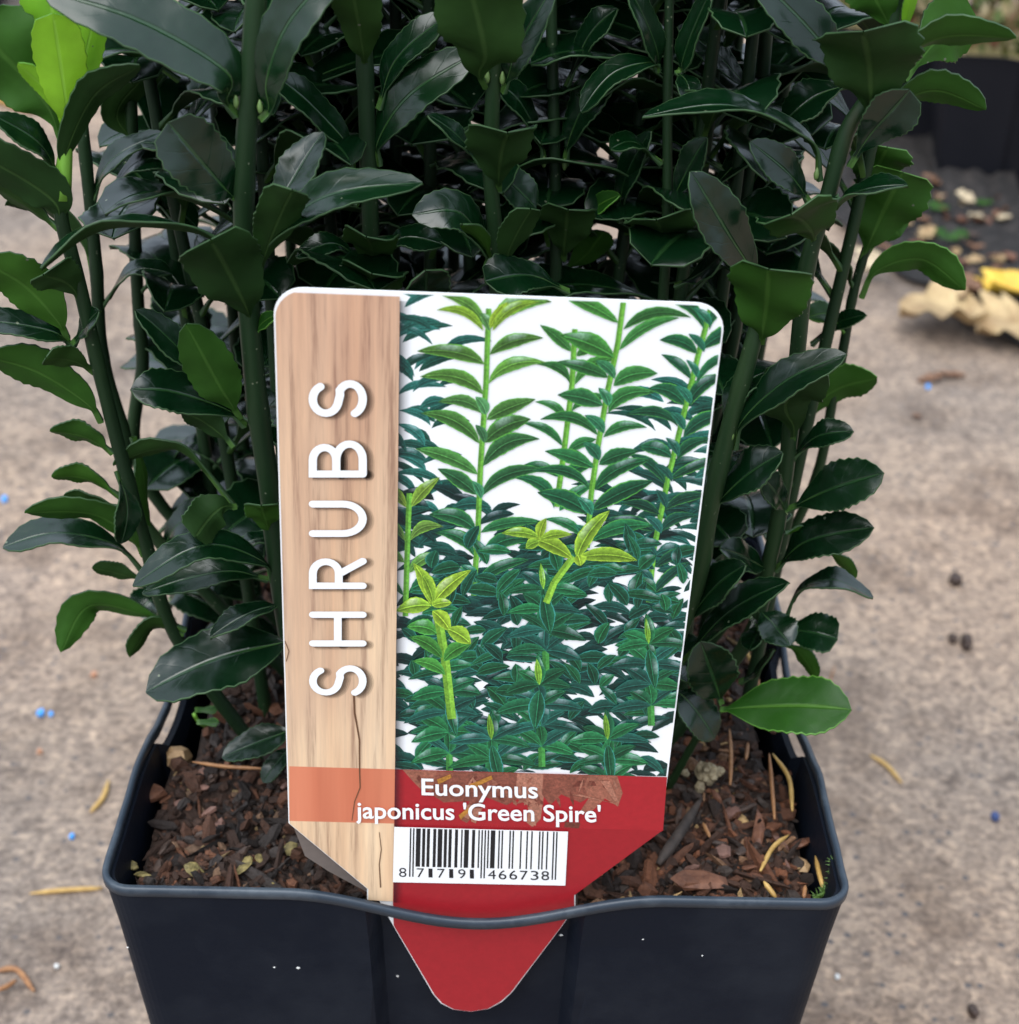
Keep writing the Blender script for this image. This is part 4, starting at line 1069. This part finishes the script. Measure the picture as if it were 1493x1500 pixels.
def stroke(pts, w, h, V, F):
    """flat ribbon with round ends through pts (label u, v)"""
    n = len(pts); L, Rr = [], []
    for i in range(n):
        a = pts[max(i-1, 0)]; b = pts[min(i+1, n-1)]
        d1 = (pts[i][0]-a[0], pts[i][1]-a[1]); d2 = (b[0]-pts[i][0], b[1]-pts[i][1])
        l1 = math.hypot(*d1) or 1; l2 = math.hypot(*d2) or 1
        if i == 0: d1, l1 = d2, l2
        if i == n-1: d2, l2 = d1, l1
        tx, ty = d1[0]/l1+d2[0]/l2, d1[1]/l1+d2[1]/l2; l = math.hypot(tx, ty) or 1; tx /= l; ty /= l
        k = 1/max(.6, tx*d1[0]/l1+ty*d1[1]/l1)
        L.append((pts[i][0]-ty*w/2*k, pts[i][1]+tx*w/2*k)); Rr.append((pts[i][0]+ty*w/2*k, pts[i][1]-tx*w/2*k))
    b = len(V)
    for p, q in zip(L, Rr): V.append((*p, h)); V.append((*q, h))
    for i in range(n-1): F.append((b+2*i+1, b+2*i+3, b+2*i+2, b+2*i))
    for e, (i, j) in enumerate(((0, 1), (n-1, n-2))):
        cx, cy = pts[i]; a0 = math.atan2(pts[i][1]-pts[j][1], pts[i][0]-pts[j][0])
        c_ = len(V); V.append((cx, cy, h))
        for k in range(9):
            th = a0-math.pi/2+math.pi*k/8; V.append((cx+w/2*math.cos(th), cy+w/2*math.sin(th), h))
        for k in range(8): F.append((c_, c_+1+k, c_+2+k))
TITLE = [('S', 1014, 972), ('H', 942, 892), ('R', 857, 814), ('U', 780, 731), ('B', 694, 643), ('S', 606, 555)]
X_CAP, X_BASE = 459, 532
def gpt(x, y, ya, yb, dx=0, dy=0): return uvp(X_BASE+(X_CAP-X_BASE)*y+dx, ya+(yb-ya)*x+dy)
for off, wd, k in ((8, 17, 0), (7, 14, 1), (6, 11, 2), (4.5, 10, 3)):
    V, F = [], []
    for ch, ya, yb in TITLE:
        for s in GL[ch]:
            h = nxt(2e-6); stroke([gpt(x, y, ya, yb, off, off*.35) for x, y in s], wd*LPX, h, V, F)
    link_mesh('title_shade_print', V, F, [M_inkshade], label)
for ch, ya, yb in TITLE:
    V, F = [], []
    for s in GL[ch]:
        h = nxt(8e-6); stroke([gpt(x, y, ya, yb) for x, y in s], 11.5*LPX, h, V, F)
    link_mesh('title_letter', V, F, [M_white], label)

# --- barcode
hx = nxt(5e-6)
Q = [(578, 1206), (832, 1213), (828, 1292), (576, 1287)]
poly_obj('barcode_panel', ccw([uvp(*q) for q in Q]), hx, M_white)
hx = nxt(5e-6)
def bc(f, g_):       # f across the bars 0..1, g_ down 0..1 -> pixel
    tx, ty = 601+f*(817-601), 1208+f*5.5; bx, by = 599.5+f*(814.5-599.5), 1279+f*4.5
    return uvp(tx+(bx-tx)*g_, ty+(by-ty)*g_)
Lc = ['0001101', '0011001', '0010011', '0111101', '0100011', '0110001', '0101111', '0111011', '0110111', '0001011']
Gc = [''.join('1' if c_ == '0' else '0' for c_ in s)[::-1] for s in Lc]; Rc = [''.join('1' if c_ == '0' else '0' for c_ in s) for s in Lc]
CODE = '8717191466738'; PAR = 'LGLGGL'
bits = '101'+''.join((Lc if PAR[i] == 'L' else Gc)[int(CODE[1+i])] for i in range(6))+'01010'+''.join(Rc[int(CODE[7+i])] for i in range(6))+'101'
V, F = [], []; i = 0
while i < 95:
    if bits[i] == '1':
        j = i
        while j < 95 and bits[j] == '1': j += 1
        g_ = 1.0 if i < 3 or 45 <= i < 50 or i >= 92 else .79
        b = len(V); V += [(*bc(i/95, 0), hx), (*bc(j/95, 0), hx), (*bc(j/95, g_), hx), (*bc(i/95, g_), hx)]; F.append((b+3, b+2, b+1, b)); i = j
    else: i += 1
link_mesh('barcode_bars', V, F, [M_black], label)
# --- text set in the built-in font, laid on the label plane
def text_mesh(s, weight=0.0):
    cu = bpy.data.curves.new('t', 'FONT'); cu.body = s; cu.size = 1.0; cu.resolution_u = 4; cu.offset = weight; cu.fill_mode = 'FRONT'
    ob = bpy.data.objects.new('t', cu); COL.objects.link(ob)
    bpy.context.view_layer.update()
    me = bpy.data.meshes.new_from_object(ob.evaluated_get(bpy.context.evaluated_depsgraph_get()))
    V = [tuple(v.co) for v in me.vertices]; F = [tuple(p.vertices) for p in me.polygons]
    bpy.data.objects.remove(ob); bpy.data.curves.remove(cu); bpy.data.meshes.remove(me)
    return V, F
def set_text(name, s, x0, x1, yb0, yb1, cap, mat, weight=0.01, ref=None):
    V, F = text_mesh(s, weight)
    mn = min(v[0] for v in V); mxx = max(v[0] for v in V); ch = ref or 0.73
    h = nxt(4e-6); out = []
    for x, y, z in V:
        f = (x-mn)/(mxx-mn); out.append((*uvp(x0+(x1-x0)*f - y/ch*cap*.015, yb0+(yb1-yb0)*f - y/ch*cap), h))
    return link_mesh(name, out, F, [mat], label)
set_text('name_text', 'Euonymus', 618, 788, 1159, 1164, 25, M_white, .016)
set_text('name_text', "japonicus 'Green Spire'", 522, 880, 1193, 1199, 25, M_white, .016)
set_text('barcode_digit', '8', 585, 596, 1279, 1279.3, 14, M_black, .0)
for k, ch in enumerate('717191'):
    x = 611+k*15.1; set_text('barcode_digit', ch, x+(2 if ch == '1' else 0), x+(8 if ch == '1' else 11), 1279.5+k*.35, 1279.8+k*.35, 14, M_black, .0)
for k, ch in enumerate('466738'):
    x = 715+k*15.6; set_text('barcode_digit', ch, x, x+11.5, 1282+k*.3, 1282.3+k*.3, 14, M_black, .0)

# ------------------------------------------------------------------ bits lying on the soil
bark = 'brown bark chip lying among the crumbs on the potting soil'
BG = 'bark chips on the potting soil'
chip('wood_chip', 261, 1108, 46, 44, 26, M_bark_tan, 'blocky pale tan wood chip on the soil by the left pot wall', 'wood chip', rotz=.3, n=5)
chip('bark_chip', 226, 1162, 48, 28, 14, M_bark_red, 'ragged orange-brown bark chip below the blocky tan wood chip', 'bark chip')
chip('bark_chip', 1024, 1290, 96, 40, 12, M_bark_red, 'wide flat reddish bark flake against the front rim beside the label', 'bark chip', rotz=.1, tilt=.1)
chip('bark_chip', 1110, 1218, 20, 60, 10, M_bark_red, 'long upright reddish bark splinter between the pine needles', 'bark chip', rotz=-.15, tilt=.2)
chip('bark_chip', 1172, 1236, 46, 20, 7, M_bark_red, 'orange bark chip by the right pot wall at the end of a yellow needle', 'bark chip', rotz=.2)
chip('bark_chip', 1174, 1266, 32, 20, 8, M_bark_tan, 'small pale tan chip under the orange bark chip', 'bark chip')
for x, y, w_, h_ in ((1072, 1190, 28, 24), (1058, 1249, 28, 24)):
    chip('bark_chip', x, y, w_, h_, 9, M_bark_pink, 'plump pinkish bark lump on the soil right of the label', 'bark chip', 'pinkish bark pieces')
for x, y, w_, h_ in ((357, 1269, 46, 16), (283, 1273, 30, 18), (208, 1281, 26, 15), (426, 1243, 22, 20), (195, 1269, 18, 12), (398, 1292, 18, 8), (380, 1258, 18, 12)):
    chip('moss_flake', x, y, w_*1.2, h_, 5, M_moss_yellow, 'yellowish mossy flake on the soil along the front left rim', 'moss flake', 'yellow mossy flakes', n=9, tilt=.6)
def chip_words(mt, left):
    tone = 'dark brown' if mt == M_bark_dark else ('reddish brown' if mt == M_bark_red else 'pinkish brown')
    side = 'between the left pot wall and the wood-look strip' if left else 'between the label and the right pot wall'
    return '%s bark chip on the soil %s' % (tone, side), 'bark chip', '%s chips %s' % (tone, side)
rb = random.Random(9)
for k in range(56):
    x, y = (rb.uniform(195, 470), rb.uniform(1090, 1285)) if k % 2 else (rb.uniform(965, 1205), rb.uniform(1050, 1300))
    if k % 2 and x < 200+(1285-y)*.40: x += 80
    chip('bark_chip', x, y, rb.uniform(14, 42), rb.uniform(6, 15), rb.uniform(4, 9), mt_ := rb.choice((M_bark_dark, M_bark_dark, M_bark_red, M_bark_pink, M_bark_dark)), *chip_words(mt_, k % 2), tilt=.6)
# crumbly pale clump
def clump():
    P = soil_at(1030, 1136, .003); m = px_m(P); V, F = [], []
    rb = random.Random(4)
    for k in range(26):
        c_ = Vector((rb.gauss(0, 11), rb.gauss(0, 9), rb.gauss(2, 8)))*m; r = rb.uniform(5, 10)*m
        b = len(V)
        for i in range(5):
            th = math.pi*i/4
            for j in range(6):
                ph = 2*math.pi*j/6; q = Vector((math.sin(th)*math.cos(ph), math.sin(th)*math.sin(ph), math.cos(th)))
                V.append(c_+q*r*rb.uniform(.75, 1.2))
        for i in range(4):
            for j in range(6): F.append((b+i*6+j, b+(i+1)*6+j, b+(i+1)*6+(j+1) % 6, b+i*6+(j+1) % 6))
    tag(link_mesh('perlite_clump', V, F, [M_clump], loc=P), 'lumpy pale beige clump on the soil right of the label', 'clump')
clump()
def strand(name, pts, r, mat, label_, cat, group=None, hs=None, z='soil', seg=6):
    P = []
    for i, (x, y) in enumerate(pts):
        h = (hs[i] if hs else .002)
        P.append(soil_at(x, y, h) if z == 'soil' else at_z(x, y, z+h))
    path = catmull(P, 12); b = P[0]
    V, F = tube([p-b for p in path], [r*(.35+.65*min(1, 4*i/12, 4*(12-i)/12+.2)) for i in range(13)], seg)
    return tag(link_mesh(name, V, F, [mat], loc=b, smooth=True), label_, cat, group)
strand('twig', [(1026, 1172), (1004, 1208), (985, 1236), (964, 1266)], .0011, M_twig, 'dark grey weathered twig slanting on the soil beside the label', 'twig', hs=(.003, .003, .003, .002), seg=8)
strand('twig', [(282, 1116), (330, 1123), (388, 1126)], .0004, M_needle_o, 'thin tan twig lying beside the blocky tan wood chip', 'twig', hs=(.003, .003, .004))
NO, NY = 'orange-brown dry pine needle on the soil at the right side of the pot', 'yellow dry pine needle on the soil at the right side of the pot'
for pts in ([(1069, 1068), (1071, 1110), (1070, 1150)], [(1127, 1104), (1131, 1150), (1135, 1200)], [(1096, 1088), (1093, 1112)], [(1180, 1297), (1178, 1316)], [(1091, 1015), (1108, 992), (1112, 1012)], [(1030, 1205), (1040, 1226)]):
    strand('pine_needle', pts, .00042, M_needle_o, NO, 'pine needle', 'orange-brown pine needles on the soil', hs=[.004]*len(pts))
for pts in ([(1132, 1104), (1156, 1140), (1161, 1188)], [(1156, 1223), (1132, 1242), (1114, 1276)], [(1195, 1252), (1200, 1278), (1207, 1304)], [(1119, 1291), (1137, 1315)], [(1091, 950), (1104, 976)]):
    strand('pine_needle', pts, .00048, M_needle_y, NY, 'pine needle', 'yellow pine needles on the soil', hs=[.004]*len(pts))
# moss sprig in the right front corner
def sprig():
    P = [soil_at(x, y, h) for x, y, h in ((1192, 1316, .003), (1208, 1308, .004), (1219, 1290, .006), (1222, 1264, .009))]
    path = catmull(P, 14); V, F = tube([p-P[0] for p in path], [.0004]*15, 5); rb = random.Random(2)
    for i in range(1, 15):
        for k in range(5):
            p = path[i]-P[0]; d = Vector((rb.uniform(-1, 1), rb.uniform(-1, 1), rb.uniform(-.2, 1))).normalized()*.0016
            s = d.cross(Vector((.3, .5, .8))).normalized()*.0003; b = len(V)
            V += [p-s, p+s, p+d, p+d*.4+Vector((0, 0, .0003))]; F += [(b, b+1, b+2), (b, b+2, b+3), (b+1, b+3, b+2)]
    tag(link_mesh('moss_sprig', V, F, [M_moss_green], loc=P[0]), 'feathery green moss sprig in the right front corner of the pot', 'moss')
sprig()
# tiny seedling at the left
sd_ = empty('seedling', soil_at(300, 1068)); tag(sd_, 'tiny bright green seedling sprouting from the soil at the left', 'seedling')
b = sd_.location.copy()
P = [soil_at(304, 1066, 0), soil_at(292, 1058, .004), soil_at(284, 1046, .007)]
V, F = tube([p-b for p in catmull(P, 8)], [.0004]*9, 6); link_mesh('stalk', V, F, [M_shoot], sd_, smooth=True)
for (x0, y0, x1, y1) in ((286, 1040, 318, 1040), (290, 1058, 320, 1058)):
    p0, p1 = soil_at(x0, y0, .006), soil_at(x1, y1, .006)
    Vv, Ff, MI, UV = leaf_geo([(p0-b).lerp(p1-b, i/10) for i in range(11)], (CAM-p0).normalized(), .0017, .2, .2, True, False, .02, nseg=10)
    link_mesh('leaf', Vv, Ff, MATS['b'], sd_, mi=MI, smooth=True, uv=UV)

# ------------------------------------------------------------------ bits lying on the concrete
GN = 'dry tan pine needle lying on the concrete'
strand('pine_needle', [(159, 1143), (151, 1168), (133, 1189)], .0008, M_needle_y, 'short curved tan needle on the concrete just left of the pot', 'pine needle', z=0, hs=(.001,)*3)
strand('pine_needle', [(44, 1309), (95, 1304), (150, 1301)], .0007, M_needle_y, 'long straight tan needle on the concrete touching the left pot wall', 'pine needle', z=0, hs=(.001,)*3)
strand('pine_needle', [(-10, 1424), (24, 1420), (50, 1452)], .0008, M_needle_o, 'hooked brown needle on the concrete left of the pot', 'pine needle', z=0, hs=(.001,)*3)
strand('pine_needle', [(-10, 1452), (8, 1446), (24, 1436)], .0007, M_needle_o, 'short brown needle crossing the hooked needle on the concrete', 'pine needle', z=0, hs=(.002,)*3)
strand('pine_needle', [(1275, 1106), (1300, 1122), (1321, 1147)], .0007, M_needle_y, 'yellow needle lying alone on the concrete right of the pot', 'pine needle', z=0, hs=(.001,)*3)
strand('pine_needle', [(1216, 1026), (1216, 1000), (1223, 976)], .0003, M_needle_o, 'thin reddish needle on the concrete behind the right pot wall', 'pine needle', z=0, hs=(.002, .003, .008))
strand('twig', [(-30, 138), (10, 146), (50, 160)], .004, M_needle_y, 'pale orange stick on the concrete behind the pale new shoot', 'twig', z=0, hs=(.004,)*3)
def grit(px, py, s, mat, name, label_, cat, group=None):
    P = at_z(px, py, .0005); m = px_m(P); v, f = chip_geo(s*m, s*m*1.3, s*m*.6, n=6)
    tag(link_mesh(name, [rot_rand(.2) @ q if False else q for q in v], f, [mat], loc=P+Vector((0, 0, s*m*.2))), label_, cat, group)
for x, y, s in ((60, 1047, 14), (75, 1047, 9), (105, 1227, 11), (7, 733, 12), (88, 752, 15), (1436, 402, 12), (1360, 568, 9)):
    grit(x, y, s, M_blue, 'plastic_crumb', 'tiny bright blue plastic crumb on the concrete', 'plastic crumb', 'blue plastic crumbs')
grit(1458, 1199, 15, M_navy, 'plastic_crumb', 'dark navy crumb alone on the concrete right of the pot', 'plastic crumb')
for x, y, s in ((58, 1102, 11), (138, 990, 11)): grit(x, y, s, M_ogrit, 'stone_chip', 'tiny orange stone chip on the concrete left of the pot', 'stone chip', 'orange stone chips')
for x, y, s in ((83, 1417, 9), (1226, 1432, 9)): grit(x, y, s, M_wgrit, 'stone_chip', 'tiny white stone chip on the concrete beside the pot', 'stone chip', 'white stone chips')
for x, y, s in ((1399, 852, 22), (1415, 945, 28), (1395, 938, 18), (1425, 1484, 20)): grit(x, y, s, M_bark_dark, 'bark_chip', 'dark bark crumb on the open concrete right of the pot', 'bark chip', 'dark crumbs on the concrete')

# fallen leaves in the dirt behind
def fallen(name, px, py, L, W, rotz, mat, label_, group=None, curlz=.25, z=.012, lobes=3):
    P = at_z(px, py, z); m = px_m(P); nu, nv_ = 14, 6; V, F = [], []; rb = random.Random(int(px*7+py)); ph = rb.uniform(0, 6)
    nu = 22
    for i in range(nu+1):
        t = i/nu; s = math.sin(math.pi*min(.98, max(.03, t)))**.7*(1+.30*math.sin(t*lobes*6.28+ph)+.06*math.sin(t*37+ph))
        for j in range(nv_+1):
            v_ = -1+2*j/nv_; x = (t-.5)*L*m; y = v_*W*.5*m*s*1.3
            zz = curlz*W*m*(v_*v_*.8+.35*math.sin(t*5+ph)+.25*math.sin(v_*3+t*7))
            V.append((x, y, zz))
    for i in range(nu):
        for j in range(nv_):
            a = i*(nv_+1)+j; F.append((a, a+nv_+1, a+nv_+2, a+1))
    mn = min(v_[2] for v_ in V); V = [(x, y, zz-mn) for x, y, zz in V]
    nb = len(V); V += [(x, y, zz+.0006) for x, y, zz in V]; F += [tuple(reversed([q+nb for q in f])) for f in F]
    o = link_mesh(name, V, F, [mat], loc=(P.x, P.y, P.z-.004), smooth=True); o.rotation_euler = (rb.uniform(-.15, .15), rb.uniform(-.15, .15), rotz)
    return tag(o, label_, 'leaf', group)
fallen('fallen_leaf', 1474, 424, 80, 80, .5, M_yleaf, 'bright yellow fallen leaf on the dirt behind the shrub')
fallen('fallen_leaf', 1384, 458, 128, 120, -.15, M_dry, 'large curled dry tan leaf at the edge of the dirt', curlz=.17, lobes=3)
fallen('fallen_leaf', 1474, 470, 90, 90, .2, M_dry, 'dry tan leaf half under the bright yellow leaf', curlz=.18)
fallen('fallen_leaf', 1398, 428, 84, 60, .0, M_brownleaf, 'flat reddish brown leaf behind the large curled dry leaf')
fallen('fallen_leaf', 1402, 288, 52, 30, -.4, M_paleleaf, 'pale cream fallen leaf at the foot of the far pot')
fallen('fallen_leaf', 1366, 262, 36, 24, .6, M_brownleaf, 'orange-brown leaf between the two far pots')
fallen('fallen_leaf', 1452, 312, 70, 18, .2, M_paleleaf, 'narrow pale straw-like leaf lying beside the far pot')
fallen('fallen_leaf', 1278, 380, 60, 40, .9, M_paleleaf, 'pale tan leaf on the dirt behind the shrub leaves')
rb = random.Random(21)
for k in range(80):
    x, y = rb.uniform(1255, 1493), rb.uniform(225, 470)
    if y < 250 and x > 1370: y += 60
    if (x-1235)*.72 + 318 < y-10: continue
    fallen('leaf_scrap', x, y, rb.uniform(14, 40), rb.uniform(8, 20), rb.uniform(0, 6), rb.choice((M_brownleaf, M_bark_red, M_dry, M_brownleaf, M_bark_dark, M_bark_dark)), 'small brown or tan leaf scrap littering the dark dirt', 'leaf scraps on the dirt')
for (x, y, w_, h_) in ((1365, 545, 40, 12), (1395, 540, 46, 12), (1345, 600, 14, 8)):
    fallen('leaf_scrap', x, y, w_, h_, .2, M_brownleaf, 'thin brown leaf scrap on the open concrete right of the shrub', 'leaf scraps on the concrete', z=.005)
def weed(px, py, n, r, label_):
    P = at_z(px, py, .012); t = empty('weed', P); m = px_m(P); rb = random.Random(int(px))
    for k in range(n):
        a = 6.28*k/n+rb.uniform(-.3, .3); L = r*m*rb.uniform(.7, 1.1); d = Vector((math.cos(a), math.sin(a), 0))
        path = [d*(L*i/8)+Vector((0, 0, L*.5*math.sin(2.2*i/8))) for i in range(9)]
        Vv, Ff, MI, UV = leaf_geo(path, Vector((0, 0, 1)), L*.7, .1, .2, True, False, .05, nseg=8, tp=.3)
        link_mesh('leaf', Vv, Ff, MATS['b'], t, mi=MI, smooth=True, uv=UV)
    tag(t, label_, 'weed')
weed(1392, 352, 9, 24, 'low bright green weed with round leaves in the middle of the dirt')
weed(1372, 308, 7, 18, 'pale green weed seedling on the dirt in front of the far pots')
weed(1350, 290, 6, 16, 'small weed close behind the shrub leaves near the far pots')
weed(1440, 300, 6, 14, 'tiny weed at the foot of the right far pot')

# ------------------------------------------------------------------ pots standing behind
def far_pot(px, py, rot, scale, label_, kind):
    P = at_z(px, py, 0.0)           # front left bottom corner
    t = build_pot('plant_pot', (M_farpot, M_farpot), rot=rot, scale=scale); t.scale = (scale, scale, scale*.66)
    c_ = Matrix.Rotation(rot, 3, 'Z') @ Vector((HB, HB, 0))*scale
    t.location = P + c_ + Vector((0, 0, .004))
    tag(t, label_, 'plant pot', 'dark pots standing behind')
    # moss and weeds growing in it
    pl = empty('pot_plant', t.location+Vector((0, 0, SOIL*scale*.66-.002))); tag(pl, kind, 'plant')
    rb = random.Random(int(px)); V, F, Cc = [], [], []
    n = 12
    for i in range(n+1):
        for j in range(n+1):
            x, y = (-.059+.118*i/n)*scale, (-.059+.118*j/n)*scale
            lim = .0545*scale
            V.append((x if abs(y) > .02*scale else max(-lim, min(lim, x)), y if abs(x) > .02*scale else max(-lim, min(lim, y)), -.004+.006*noise.noise(Vector((x*60, y*60, px)))))
            Cc.append(C3((.05, .035, .025)))
    for i in range(n):
        for j in range(n): a = i*(n+1)+j; F.append((a, a+n+1, a+n+2, a+1))
    so_ = link_mesh('moss_bed', V, F, [M_moss_yellow], pl, smooth=True); so_.rotation_euler = (0, 0, rot)
    V, F, Cc = [], [], []
    cols = [(.13, .15, .04), (.22, .17, .08), (.08, .12, .03), (.34, .28, .16), (.25, .10, .06)]
    for k in range(420):
        x, y = rb.uniform(-.056, .056)*scale, rb.uniform(-.056, .056)*scale; hgt = rb.uniform(0, .022)
        d = Vector((rb.gauss(0, 1), rb.gauss(0, 1), rb.uniform(.2, 1.4))).normalized(); L = rb.uniform(.006, .016)
        s = d.cross(Vector((rb.random(), rb.random(), .3))).normalized()*L*.28; p = Vector((x, y, hgt)); b = len(V)
        V += [p, p+d*L*.5+s, p+d*L, p+d*L*.5-s]; F += [(b, b+1, b+2), (b, b+2, b+3)]; Cc += [C3(rb.choice(cols))]*4
    o = link_mesh('foliage', V, F, [M_crumb], pl, colors=Cc); o['kind'] = 'stuff'; o.rotation_euler = (0, 0, rot)
far_pot(1374, 284, R(-6), .98, 'dark square pot standing in the dirt beside the pale cream leaf', 'mossy olive weeds in the dark pot beside the pale cream leaf')
far_pot(1130, 215, R(-10), .95, 'dark square pot half hidden behind the shrub next to another dark pot', 'mossy olive weeds in the dark pot half hidden behind the shrub')
far_pot(-200, 40, R(10), .95, 'dark square pot far behind the pale new shoot on the left', 'olive weeds in the dark pot far behind the pale new shoot')
